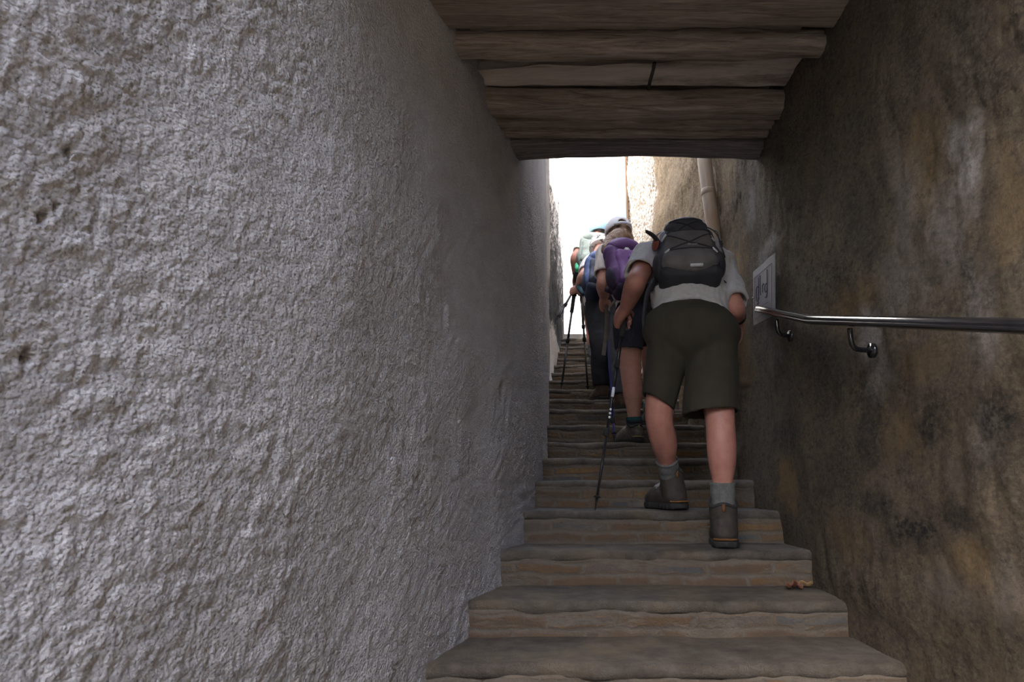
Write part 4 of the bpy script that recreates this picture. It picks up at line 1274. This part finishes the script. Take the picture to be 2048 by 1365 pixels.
def backpack(fr, w, hgt, dp, mats, label, J, s=1.0, h=.006, cords=True, hip=False, name='backpack', strap_mat=None):
    main, pocket, base, strapm = mats
    e = empty(name, fr(0, dp * .3, 0), label, 'backpack')
    T = fr
    ext = np.array([T(x, y, z) for x in (-w, w) for y in (-.05, dp + .1) for z in (-.05, hgt + .12)])
    vol = Vol(ext.min(0), ext.max(0), h)
    vol.rbox(T(0, dp * .5, hgt * .5), fr.ax, (w * .5, dp * .5, hgt * .5), .055, .0, 'add', .10)
    vol.ell(T(0, dp * .50, hgt * .93), fr.ax, (w * .43, dp * .46, .075), .03)
    vol.ell(T(0, dp * .62, hgt * .30), fr.ax, (w * .53, dp * .50, hgt * .30), .04)
    skin(vol, 'main_compartment', main, e, 2, lambda V: fbm((V - fr.base) * 12, 3) * .005)
    vol = Vol(ext.min(0), ext.max(0), h)      # padded bottom panel
    vol.rbox(T(0, dp * .50, -hgt * .01), fr.ax, (w * .51, dp * .52, hgt * .12), .045)
    skin(vol, 'bottom_panel', base, e, 2, lambda V: fbm((V - fr.base) * 14, 2) * .004)
    vol = Vol(ext.min(0) - .05, ext.max(0) + .05, h)      # front pocket
    vol.rbox(T(0, dp * .98, hgt * .40), fr.ax, (w * .41, .032, hgt * .38), .03, .0, 'add', .12)
    vol.ell(T(0, dp * .98, hgt * .12), fr.ax, (w * .44, .055, hgt * .20), .03)
    fp = skin(vol, 'front_pocket', pocket, e, 2, lambda V: fbm((V - fr.base) * 16, 3) * .004)
    vol = Vol(ext.min(0) - .05, ext.max(0) + .05, h)      # lid pocket
    vol.ell(T(0, dp * .86, hgt * .92), fr.ax, (w * .36, .05, .065), .02)
    vol.ell(T(0, dp * .55, hgt * 1.02), fr.ax, (w * .38, dp * .42, .045), .04)
    skin(vol, 'lid', main if not isinstance(mats, list) else mats[0], e, 2, lambda V: fbm((V - fr.base) * 16, 3) * .004)
    for q in (-1, 1):
        vol = Vol(ext.min(0) - .05, ext.max(0) + .05, h)
        vol.ell(T(q * w * .50, dp * .50, hgt * .26), fr.ax, (.030, dp * .40, hgt * .24), 0)
        skin(vol, 'side_pocket', base, e, 1)
        sh = J['shL'] if q < 0 else J['shR']
        r, u, o = frame(J); nn = J['neck']
        top = sh * .55 + nn * .45 + u * .085 * s
        pts = [T(q * w * .22, -.005, hgt * .95), T(q * w * .26, -.02, hgt * .99) * .4 + (top - o * .03) * .6, top + o * .045, sh * .7 + J['chest'] * .3 + o * .155 * s, J['chest'] * .6 + J['pelvis'] * .4 + o * .150 * s + r * q * .14 * s, J['pelvis'] * .45 + J['chest'] * .55 + r * q * .205 * s + o * .02, T(q * w * .47, .02, hgt * .10)]
        flat_strap(pts, .026, strapm, e, 'shoulder_strap', .45, o + u * .4)
    if hip:
        r, u, o = frame(J); c0 = J['pelvis'] * .72 + J['chest'] * .28
        pts = []
        for t in np.linspace(-2.6, 2.6, 25):
            pts.append(c0 + (r * math.sin(t) * .215 * s + o * math.cos(t) * .172 * s))
        pts = [T(-w * .45, .01, .04)] + pts[::1] + [T(w * .45, .01, .04)]
        MB().tube(pts, .021, 10, (u, 1.0)).build('hip_belt', strapm, e)
    lp = [T(-.03, .01, hgt + .04), T(-.02, .0, hgt + .085), T(.012, .0, hgt + .09), T(.03, .01, hgt + .04)]
    MB().tube(spline(lp, 6), .006, 8).build('haul_loop', strapm, e)
    from mathutils.bvhtree import BVHTree
    VV, FF = [], []
    for ch in e.children:
        if ch.name.split('.')[0] in ('main_compartment', 'front_pocket', 'lid', 'bottom_panel', 'side_pocket'):
            n0 = len(VV); off = Vector(world_loc(ch))
            VV += [v.co + off for v in ch.data.vertices]; FF += [[i + n0 for i in p.vertices] for p in ch.data.polygons]
    bvh = BVHTree.FromPolygons(VV, FF)
    def surf(x, z, lift=0.0):
        hit = bvh.ray_cast(Vector(T(x, .8, z)), Vector(-fr.o))[0]
        return (np.array(hit) if hit is not None else T(x, dp * .8, z)) + fr.o * lift
    return e, surf

# his pack
yaw = .13; lean = math.radians(27)
ub = V3(0, math.sin(lean), math.cos(lean)); ob = V3(-math.sin(yaw), -math.cos(lean) * math.cos(yaw), math.sin(lean))
fr1 = Frame(at(1378, 580, 3.205), ub, ob, -.06)
bp, surf = backpack(fr1, .285, .30, .165, (DRK_NYL, GRY_NYL, BLK_NYL, BLK_NYL), 'charcoal and black backpack on the nearest person, laced with cords', J, 1.12)
T = fr1
mb = MB()
tabs = [(-.085, .300), (-.112, .195), (-.105, .080), (.085, .300), (.118, .195), (.112, .075)]
order = [0, 4, 2, 5, 1, 3, 0]
for a, b in ((0, 4), (3, 1), (1, 5), (4, 2), (0, 3), (2, 5)):
    A, B = tabs[a], tabs[b]
    mb.tube([surf(A[0] + (B[0] - A[0]) * t, A[1] + (B[1] - A[1]) * t, .003) for t in np.linspace(0, 1, 12)], .0033, 7)
mb.build('elastic_cord', BLK_NYL, bp)
for x, z in tabs:
    sx = 1 if x > 0 else -1
    MB().tube([surf(x - .010 * sx, z + .004, .005), surf(x + .012 * sx, z - .008, .004)], .0048, 8).build('cord_tab', WHITE_TAB, bp)
mb = MB()
c0_, c1_ = surf(-.010, -.014), surf(.050, -.014)
sx_ = unit(c1_ - c0_); su_ = unit(surf(.02, .012) - surf(.02, -.040)); su_ = unit(su_ - sx_ * np.dot(su_, sx_)); sn_ = np.cross(su_, sx_); sn_ = sn_ if np.dot(sn_, fr1.o) > 0 else -sn_
mb.box((c0_ + c1_) / 2 + sn_ * .006, (sx_, su_, sn_), (.029, .0085, .003))
mb.build('reflective_strip', WHITE_TAB, bp)['label'] = 'white reflective strip'
vol = Vol(T(-.2, .09, .16) - .12, T(-.2, .09, .16) + .12, .005)
vol.ell(T(-.150, .125, .20), (unit(fr1.r - fr1.o * .4), fr1.o, fr1.u), (.012, .030, .042), 0)
skin(vol, 'side_patch', plain('dull_red_mesh', (0.22, 0.055, 0.035), .8), bp, 1)['label'] = 'dull red side patch'
tc = bpy.data.curves.new('pack_lettering', 'FONT'); tc.body = 'Airpax'; tc.size = .017; tc.extrude = .0006; tc.align_x = 'CENTER'
to = bpy.data.objects.new('pack_lettering', tc)
M4 = Matrix((tuple(fr1.r) + (0,), tuple(fr1.u) + (0,), tuple(fr1.o) + (0,), (0, 0, 0, 1))).transposed()
to.matrix_world = M4
me_ = bpy.data.meshes.new_from_object(to); bpy.data.objects.remove(to)
me_.materials.append(plain('faded_lettering', (0.42, 0.41, 0.42), .7, bstr=0))
lv = np.array([v.co[:] for v in me_.vertices]); pc_ = surf(.012, .100, .008)
lw = pc_ + lv[:, 0:1] * fr1.r + lv[:, 1:2] * fr1.u + lv[:, 2:3] * fr1.o
mesh_obj('lettering', lw, [list(p.vertices) for p in me_.polygons], me_.materials[0], bp, False)
# loose ends: strap fin to the left, dangling cords on the right, compression strap down the left flank
flat_strap([at(1320, 493, 3.22), at(1313, 480, 3.19), at(1304, 470, 3.18), at(1292, 463, 3.17)], [.026 - .016 * i / 18 for i in range(19)], BLK_NYL, bp, 'loose_strap', .35, (1, .2, .3))
mb = MB()
mb.tube(spline([T(.10, .05, .40), T(.150, .05, .36), T(.172, .05, .30), T(.176, .06, .22), T(.185, .05, .16)], 6), .0035, 6)
mb.tube(spline([T(.150, .05, .36), T(.168, .06, .33), T(.170, .06, .25)], 6), .0025, 6)
for z in (.235, .25, .265): mb.ball(T(.176, .055, z), .0075, 8, 6)
mb.build('dangling_cord', BLK_NYL, bp)
mb = MB()
mb.tube(spline([T(-.10, .05, .37), T(-.135, .06, .33), T(-.150, .07, .27), T(-.158, .08, .22)], 6), .0042, 7)
mb.build('side_webbing', plain('pale_webbing', (0.30, 0.30, 0.36), .7), bp)
flat_strap([T(-.165, .03, .05), at(1306, 568, 3.17), at(1294, 590, 3.14), at(1288, 632, 3.13), at(1288, 655, 3.12)], .019, BLK_NYL, bp, 'belt_strap', .4, (1, -.5, 0))

# his pole
POLE_BLK = plain('pole_black', (0.014, 0.014, 0.017), .35, var=.3, scale=12, bstr=0)
GRIP = plain('grip_foam', (0.020, 0.019, 0.019), .9)
def marks(e):
    Q = lambda t: tip1 + ax1 * t
    for t in (.455, .475, .495): MB().ball(Q(t) - V3(0, .0083, 0), (.0062, .0015, .0062), 12, 8).build('printed_dot', WHITE_TAB, e)
    MB().tube([Q(.56), Q(.61)], .0079, 10).build('printed_band', WHITE_TAB, e)
    s1 = [G1 + ax1 * .055, G1 + V3(.03, -.02, .03), G1 + V3(.045, -.03, -.04), G1 + V3(.02, -.02, -.12), G1 + V3(.01, -.012, -.02)]
    flat_strap(s1, .008, GRIP, e, 'wrist_strap', .3, (1, 0, 0))
pole(tip1, G1 + ax1 * .075, POLE_BLK, GRIP, "black trekking pole planted on a low step, in the nearest person's left hand", strap=marks, grip=.17)

# ------------------------------------------------------------------ 2: woman in white cap with purple pack
J = dict(
    pelvis=at(1282, 632, 4.52), chest=at(1254, 528, 4.64), neck=at(1244, 492, 4.70), head=at(1238, 470, 4.77),
    hipL=at(1254, 652, 4.50), hipR=at(1306, 652, 4.54), kneeL=at(1262, 752, 4.47), kneeR=at(1304, 738, 4.74), ankL=at(1272, 860, 4.5), ankR=at(1308, 832, 4.95),
    shL=at(1214, 508, 4.61), shR=at(1292, 512, 4.68), elL=at(1207, 568, 4.50), wrL=at(1208, 597, 4.66), elR=at(1305, 570, 4.62), wrR=at(1312, 602, 4.80),
    face=V3(-.12, .95, -.25), hup=V3(-.05, .25, .96))
g6, g7 = step_z(6) + .003, step_z(7) + .003
hL = V3((1279 - 1024) / F * depth(4.44, g6), 4.44, g6); fL = unit(V3(-.34, .94, 0))
hR = V3((1306 - 1024) / F * depth(4.82, g7), 4.82, g7); fR = unit(V3(0, 1, 0))
J['toeL'] = hL + fL * .2 + V3(0, 0, .03); J['toeR'] = hR + fR * .2 + V3(0, 0, .03)
J['ankL'] = hL + fL * .055 + V3(0, 0, .11); J['ankR'] = hR + fR * .055 + V3(0, 0, .11)
tip2 = at(1229, 884, 4.43); tip2[2] = g6 - .003
G2 = at(1211.5, 613, 4.70); ax2 = unit(G2 - tip2)
woman = person('person', J, .98, .0065, SKIN_F, 'person in backwards white cap, cream blouse and navy shorts, second from the camera',
               [lambda v: grip_hand(v, J['wrL'], G2, ax2, V3(-1, -.4, .1), .95), lambda v: open_hand(v, J['wrR'], V3(0, .8, -.6), V3(1, 0, .2), .95)], legs_g=1.08)
NAVY = plain('navy_cloth', (0.018, 0.021, 0.038), .9, var=.15, scale=18, bscale=420, bstr=.3, bdist=.0015)
CREAM = plain('cream_knit', (0.74, 0.68, 0.64), .95, var=.05, scale=30, bscale=260, bstr=.5, bdist=.002)
shorts(J, .98, .008, NAVY, woman, (at(1258, 700, 4.47), V3(-.05, 0, -1)), (at(1305, 696, 4.6), V3(0, 0, -1)), at(1270, 600, 4.52), unit(V3(0, .2, .98)), rt=.100, rh=.094)
shirt(J, .98, .0075, CREAM, woman, .72, .72, at(1280, 612, 4.52), unit(V3(0, -.25, -.96)), wr=.006, sleeve_r=1.28, grow=.018)
# blouse frill and hair
sl_c = J['shL'] + (J['elL'] - J['shL']) * .72; sl_d = unit(J['elL'] - J['shL'])
HAIR = plain('brown_blonde_hair', (0.26, 0.155, 0.09), .6, scale=60, vscale=(1, 1, .12), col2=(0.13, 0.08, 0.055), bscale=200, bstr=.6, bdist=.004)
f, hu = unit(J['face']), unit(J['hup']); f = unit(f - hu * np.dot(f, hu)); hr = np.cross(f, hu); A = (hr, f, hu); hd = J['head']
vol = Vol(hd - V3(.24, .26, .30), hd + V3(.24, .2, .2), .0065)
vol.ell(hd + hu * .012 - f * .006, A, (.083, .103, .108), 0)
vol.chain([hd - f * .040 - hu * .055, at(1236, 484, 4.65), at(1230, 495, 4.61)], [.072, .082, .050], .04)
vol.chain([hd - f * .02 - hr * .05 - hu * .05, at(1221, 486, 4.64), at(1213, 498, 4.56), at(1209, 508, 4.53)], [.046, .048, .036, .016], .03)
vol.chain([hd - f * .02 + hr * .05 - hu * .05, at(1254, 480, 4.66), at(1261, 488, 4.63)], [.046, .042, .020], .03)
vol.plane(hd + f * .045 + hu * .02, f, hd + f * .15, .16)
skin(vol, 'hair', HAIR, woman, 2, lambda V: fbm(V * np.array([70, 70, 9]), 3) * .005)
CAPW = plain('white_cap_cotton', (0.82, 0.83, 0.88), .9, var=.04, scale=30)
cap_hat(woman, hd, f, hu, CAPW, r=.111, arch=True, band=plain('cap_strap_cotton', (0.72, 0.73, 0.80), .9), low=.002)
TEAL = plain('teal_wool', (0.028, 0.11, 0.12), .95, bscale=300, bstr=.5, bdist=.003); DSOCK = plain('dark_sock_wool', (0.022, 0.024, 0.032), .95)
kl = lambda sd, t: J['ank' + sd] + (J['knee' + sd] - J['ank' + sd]) * t
for sd in 'LR':
    sock(woman, kl(sd, -.03), kl(sd, .115), .048, .050, DSOCK)
    sock(woman, kl(sd, .10), kl(sd, .17), .051, .051, TEAL)['label'] = 'teal sock cuff'
TAUPE = plain('taupe_boot', (0.085, 0.072, 0.055), .8, var=.35, scale=30, bscale=140, bstr=.4, bdist=.003)
boot(woman, hL, fL, .265, TAUPE, shaft=.115, w=.98, trim=plain('tan_trim', (0.20, 0.15, 0.08), .8)); boot(woman, hR, fR, .265, TAUPE, shaft=.115, w=.98)
PURPLE = plain('purple_nylon', (0.105, 0.040, 0.165), .7, var=.2, scale=14, bscale=500, bstr=.3, bdist=.001)
PURPLE_L = plain('violet_nylon', (0.17, 0.075, 0.26), .65, var=.2, scale=14, bscale=500, bstr=.3, bdist=.001)
PURPLE_D = plain('deep_plum_nylon', (0.030, 0.020, 0.050), .75, var=.25, scale=14, bscale=500, bstr=.3, bdist=.001)
lean = math.radians(22)
fr2 = Frame(at(1262, 596, 4.43), V3(-.12, math.sin(lean), math.cos(lean)), V3(.30, -math.cos(lean), math.sin(lean)), .06)
bp2, surf2 = backpack(fr2, .30, .37, .15, (PURPLE, PURPLE_L, PURPLE_D, PURPLE_D), 'purple backpack with a pale round badge on the person in white cap', J, .98, h=.0075)
T = fr2
bd = MB(); bd.tube([surf2(-.02, .285, -.004), surf2(-.02, .285, .006)], .019, 20); bd.build('round_badge', plain('pale_badge', (0.66, 0.66, 0.63), .6), bp2)['label'] = 'pale round badge'
bd = MB(); bd.tube([surf2(.07, .25, -.004), surf2(.07, .25, .006)], [.013, .012], 5); bd.build('patch', plain('gold_patch', (0.50, 0.27, 0.06), .6), bp2)['label'] = 'small gold patch'
flat_strap([surf2(-.04, .21, .004), surf2(.01, .18, .006), surf2(.07, .14, .004)], .022, PURPLE_L, bp2, 'pocket_flap', .35, fr2.o)
TAPE = plain('grey_webbing', (0.27, 0.25, 0.24), .8)
mb = MB(); mb.tube(spline([T(-.10, .03, .38), T(-.03, .10, .415), T(.04, .10, .41)], 6), .013, 8, (fr2.u, .4)); mb.build('lid_webbing', TAPE, bp2)
mb = MB(); mb.tube(spline([T(-.13, .06, .33), T(-.06, .10, .39), T(-.02, .09, .45), T(.0, .08, .47)], 6), .004, 7); mb.build('drawcord', TAPE, bp2)
mb = MB(); mb.tube(spline([T(.02, .10, .05), T(-.08, .10, .0), at(1222, 612, 4.42), at(1219, 622, 4.42)], 6), .009, 8, (fr2.o, .4)); mb.tube(spline([T(-.0, .12, -.02), at(1232, 600, 4.40), at(1222, 614, 4.42)], 6), .007, 8, (fr2.o, .4)); mb.build('loose_strap', TAPE, bp2)
POLE_BLU = plain('pole_blue', (0.018, 0.030, 0.22), .35, var=.2, scale=12, bstr=0)
def hang(e):
    flat_strap([at(1213, 612, 4.665), at(1214, 632, 4.64), at(1213, 665, 4.62), at(1210, 690, 4.62), at(1207, 711, 4.62)], .0155, plain('strap_grey_brown', (0.15, 0.135, 0.12), .85), e, 'wrist_strap', .25, (.2, 1, 0))
pole(tip2, G2 + ax2 * .07, POLE_BLU, GRIP, 'blue trekking pole held by the person in the white cap', strap=hang, grip=.2, locks=(.14, .80), low_mat=POLE_BLU)

# ------------------------------------------------------------------ 3: person in black trousers, navy pack
J = dict(
    pelvis=at(1208, 602, 5.74), chest=at(1199, 538, 6.00), neck=at(1199, 508, 6.13), head=at(1201, 494, 6.25),
    hipL=at(1193, 617, 5.72), hipR=at(1224, 617, 5.70), kneeL=at(1202, 697, 5.60), kneeR=at(1236, 712, 5.45), ankL=at(1208, 775, 5.66), ankR=at(1246, 800, 5.3),
    shL=at(1178, 538, 5.98), shR=at(1222, 538, 6.0), elL=at(1167, 553, 5.80), wrL=at(1156, 577, 6.00), elR=at(1205, 572, 6.20), wrR=at(1172, 580, 6.24),
    face=V3(0, .9, -.4), hup=V3(0, .4, .9))
g9, g8 = step_z(9) + .003, step_z(8) + .003
hL = V3((1210 - 1024) / F * depth(5.58, g9), 5.58, g9); fL = unit(V3(-.25, .97, 0))
hR = V3((1247 - 1024) / F * depth(5.20, g8), 5.20, g8); fR = unit(V3(-.05, 1, 0))
J['toeL'] = hL + fL * .2 + V3(0, 0, .03); J['toeR'] = hR + fR * .2 + V3(0, 0, .03)
J['ankL'] = hL + fL * .055 + V3(0, 0, .11); J['ankR'] = hR + fR * .055 + V3(0, 0, .11)
tipA = at(1122, 779, 5.93); tipA[2] = step_z(10); tipB = at(1176, 768, 6.16); tipB[2] = step_z(10)
GA = at(1149, 584, 6.10); axA = unit(GA - tipA); GB = at(1162, 584, 6.27); axB = unit(GB - tipB)
p3 = person('person', J, 1.0, .008, SKIN_F, 'person in black trousers and white shirt with navy pack, third from the camera',
            [lambda v: grip_hand(v, J['wrL'], GA, axA, V3(-1, -.3, .2), 1.0), lambda v: grip_hand(v, J['wrR'], GB, axB, V3(0, -1, .2), 1.0)])
trousers(J, 1.0, .009, plain('black_trousers', (0.014, 0.015, 0.022), .9, scale=16, bscale=300, bstr=.3, bdist=.002), p3, at(1206, 588, 5.75), unit(V3(0, .45, .9)), .015, .015)
shirt(J, 1.0, .009, plain('white_cotton', (0.82, 0.81, 0.78), .95, var=.04, bscale=300), p3, .55, .9, at(1190, 630, 5.74), unit(V3(-.1, -.3, -.95)), wr=.006, grow=.022)
f, hu = unit(J['face']), unit(J['hup']); f = unit(f - hu * np.dot(f, hu)); hr = np.cross(f, hu); A = (hr, f, hu); hd = J['head']
m, n, l, b = new_mat('speckled_hat'); nt = m.node_tree
l.new(ramp(nt, [(.57, (.84, .83, .81)), (.61, (.10, .11, .12))], noise(nt, 30, 2, .5, mapping(nt, (1, 1, 1)))), b.inputs['Base Color']); b.inputs['Roughness'].default_value = .95
vol = Vol(hd - .24, hd + .24, .006); c = hd + hu * .03
vol.ell(c, A, (.100, .120, .108), 0); vol.plane(c - hu * .052, -hu); vol.ell(c - hu * .050, A, (.112, .130, .014), .03)
skin(vol, 'sun_hat', m, p3, 1)['label'] = 'white sun hat with dark speckles'
hair_short(J, p3, HAIR, .98, .008)
BR3 = plain('brown_leather', (0.105, 0.066, 0.042), .75, var=.3, scale=30, bscale=140, bstr=.3, bdist=.003)
boot(p3, hL, fL, .275, BR3, h=.007, shaft=.14); boot(p3, hR, fR, .275, BR3, h=.007, shaft=.14)
NAVYN = plain('navy_nylon', (0.026, 0.036, 0.072), .7, var=.25, scale=12, bscale=400, bstr=.3, bdist=.001)
BLUEN = plain('mid_blue_nylon', (0.075, 0.125, 0.30), .65, var=.3, scale=14, bscale=400, bstr=.3, bdist=.001)
TEALN = plain('dark_teal_nylon', (0.02, 0.075, 0.11), .7, var=.3, scale=14, bscale=400, bstr=.3, bdist=.001)
lean = math.radians(27)
fr3 = Frame(at(1201, 598, 5.68), V3(0, math.sin(lean), math.cos(lean)), V3(.05, -math.cos(lean), math.sin(lean)))
bp3, surf3 = backpack(fr3, .28, .36, .20, (BLUEN, NAVYN, NAVYN, TEALN), 'navy and blue backpack on the person in black trousers', J, 1.0, h=.009)
pole(tipA, GA + axA * .075, POLE_BLK, GRIP, 'black trekking pole leaning left against the bright opening', group=None, grip=.28, locks=(.45, .74), th=1.4)
pole(tipB, GB + axB * .075, POLE_BLK, GRIP, 'thin black trekking pole just left of the black trousers', grip=.12, locks=(.48, .60), th=1.4)

# ------------------------------------------------------------------ 4: person in light blue cap, farthest
J = dict(
    pelvis=at(1193, 598, 7.18), chest=at(1188, 520, 7.40), neck=at(1193, 482, 7.52), head=at(1198, 464, 7.60),
    hipL=at(1183, 612, 7.16), hipR=at(1206, 612, 7.18), kneeL=at(1185, 666, 7.08), kneeR=at(1210, 655, 7.38), ankL=at(1191, 712, 7.1), ankR=at(1212, 700, 7.5),
    shL=at(1167, 492, 7.38), shR=at(1214, 494, 7.42), elL=at(1150, 516, 7.30), wrL=at(1151, 552, 7.40), elR=at(1226, 525, 7.35), wrR=at(1222, 556, 7.46),
    face=V3(.1, .95, -.15), hup=V3(.03, .15, .98))
g13, g14 = step_z(13) + .003, step_z(14) + .003
hL = V3((1192 - 1024) / F * depth(7.02, g13), 7.02, g13); fL = unit(V3(-.2, .97, 0))
hR = V3((1212 - 1024) / F * depth(7.38, g14), 7.38, g14); fR = unit(V3(0, 1, 0))
J['toeL'] = hL + fL * .22 + V3(0, 0, .03); J['toeR'] = hR + fR * .22 + V3(0, 0, .03)
J['ankL'] = hL + fL * .058 + V3(0, 0, .11); J['ankR'] = hR + fR * .058 + V3(0, 0, .11)
tipD = at(1117.5, 640, 7.05); tipD[0] = xl(7.05) + .03
GD = at(1154, 568, 7.46); axD = unit(GD - tipD)
p4 = person('person', J, 1.06, .0085, SKIN, 'person in light blue cap and pale T-shirt, highest up the steps',
            [lambda v: grip_hand(v, J['wrL'], GD, axD, V3(-.6, -1, 0), 1.05), lambda v: open_hand(v, J['wrR'], V3(0, .7, -.7), V3(1, 0, 0), 1.0)])
shorts(J, 1.02, .009, plain('taupe_cloth', (0.075, 0.062, 0.056), .9), p4, (at(1183, 633, 7.13), V3(0, 0, -1)), (at(1208, 630, 7.25), V3(0, 0, -1)), at(1190, 580, 7.18), unit(V3(0, .3, .95)), rt=.088, rh=.090)
shirt(J, 1.06, .009, plain('pale_aqua_cotton', (0.56, 0.68, 0.70), .95, var=.05, bscale=300), p4, .55, .6, at(1192, 600, 7.18), unit(V3(0, -.3, -.95)), wr=.006)
f, hu = unit(J['face']), unit(J['hup']); f = unit(f - hu * np.dot(f, hu)); hd = J['head']
cap_hat(p4, hd, f, hu, plain('light_blue_cotton', (0.30, 0.50, 0.64), .9, var=.08, scale=40), r=.128, arch=False, h=.006, low=-.035)
hair_short(J, p4, plain('dark_hair', (0.04, 0.03, 0.025), .7, scale=100), 1.07, .008)
SLATE = plain('slate_blue_wool', (0.10, 0.12, 0.15), .95)
kl = lambda sd, t: J['ank' + sd] + (J['knee' + sd] - J['ank' + sd]) * t
for sd in 'LR': sock(p4, kl(sd, -.03), kl(sd, .60), .052, .062, SLATE, 20, 40)
GREYB = plain('grey_shoe', (0.16, 0.15, 0.15), .8, var=.3, scale=30)
boot(p4, hL, fL, .29, GREYB, h=.008, shaft=.11); boot(p4, hR, fR, .29, GREYB, h=.008, shaft=.11)
d_ = unit(J['wrL'] - J['elL']); c = J['wrL'] - d_ * .03
w4 = MB().tube([c - d_ * .012, c + d_ * .012], .036, 20).build('wristwatch', M_BLACK, p4)
s_ = unit(V3(-.4, -1, .1)); MB().tube([c + s_ * .034, c + s_ * .041], .017, 18).build('watch_face', plain('watch_glass', (0.16, 0.20, 0.26), .15, bstr=0), w4)
SAGE = plain('sage_nylon', (0.20, 0.25, 0.235), .7, var=.2, scale=14, bscale=400, bstr=.3, bdist=.001)
SAGE_D = plain('dark_sage_nylon', (0.10, 0.13, 0.135), .7, var=.3, scale=16, bscale=400, bstr=.3, bdist=.001)
lean = math.radians(24)
fr4 = Frame(at(1185, 545, 7.20), V3(.05, math.sin(lean), math.cos(lean)), V3(-.05, -math.cos(lean), math.sin(lean)))
bp4, surf4 = backpack(fr4, .30, .42, .17, (SAGE, SAGE, SAGE_D, BLK_NYL), 'pale sage backpack on the person in light blue cap', J, 1.06, h=.009)
vol = Vol(fr4(-.17, .05, .0) - .16, fr4(-.17, .05, .0) + .16, .006)
vol.rbox(fr4(-.150, .06, .015), fr4.ax, (.045, .04, .05), .025)
skin(vol, 'belt_pouch', plain('bright_green_nylon', (0.05, 0.50, 0.27), .6), bp4, 1)['label'] = 'bright green pouch'
pole(tipD, GD + axD * .075, POLE_BLK, GRIP, 'thin trekking pole slanting down-left to the speckled wall', grip=.13, th=1.9)

for o in bpy.data.objects:
    if o.parent is None and o.get('category') in ('person', 'backpack', 'trekking pole'):
        o['group'] = {'person': 'hikers climbing the steps', 'backpack': 'backpacks worn by the hikers', 'trekking pole': 'trekking poles held by the hikers'}[o['category']]
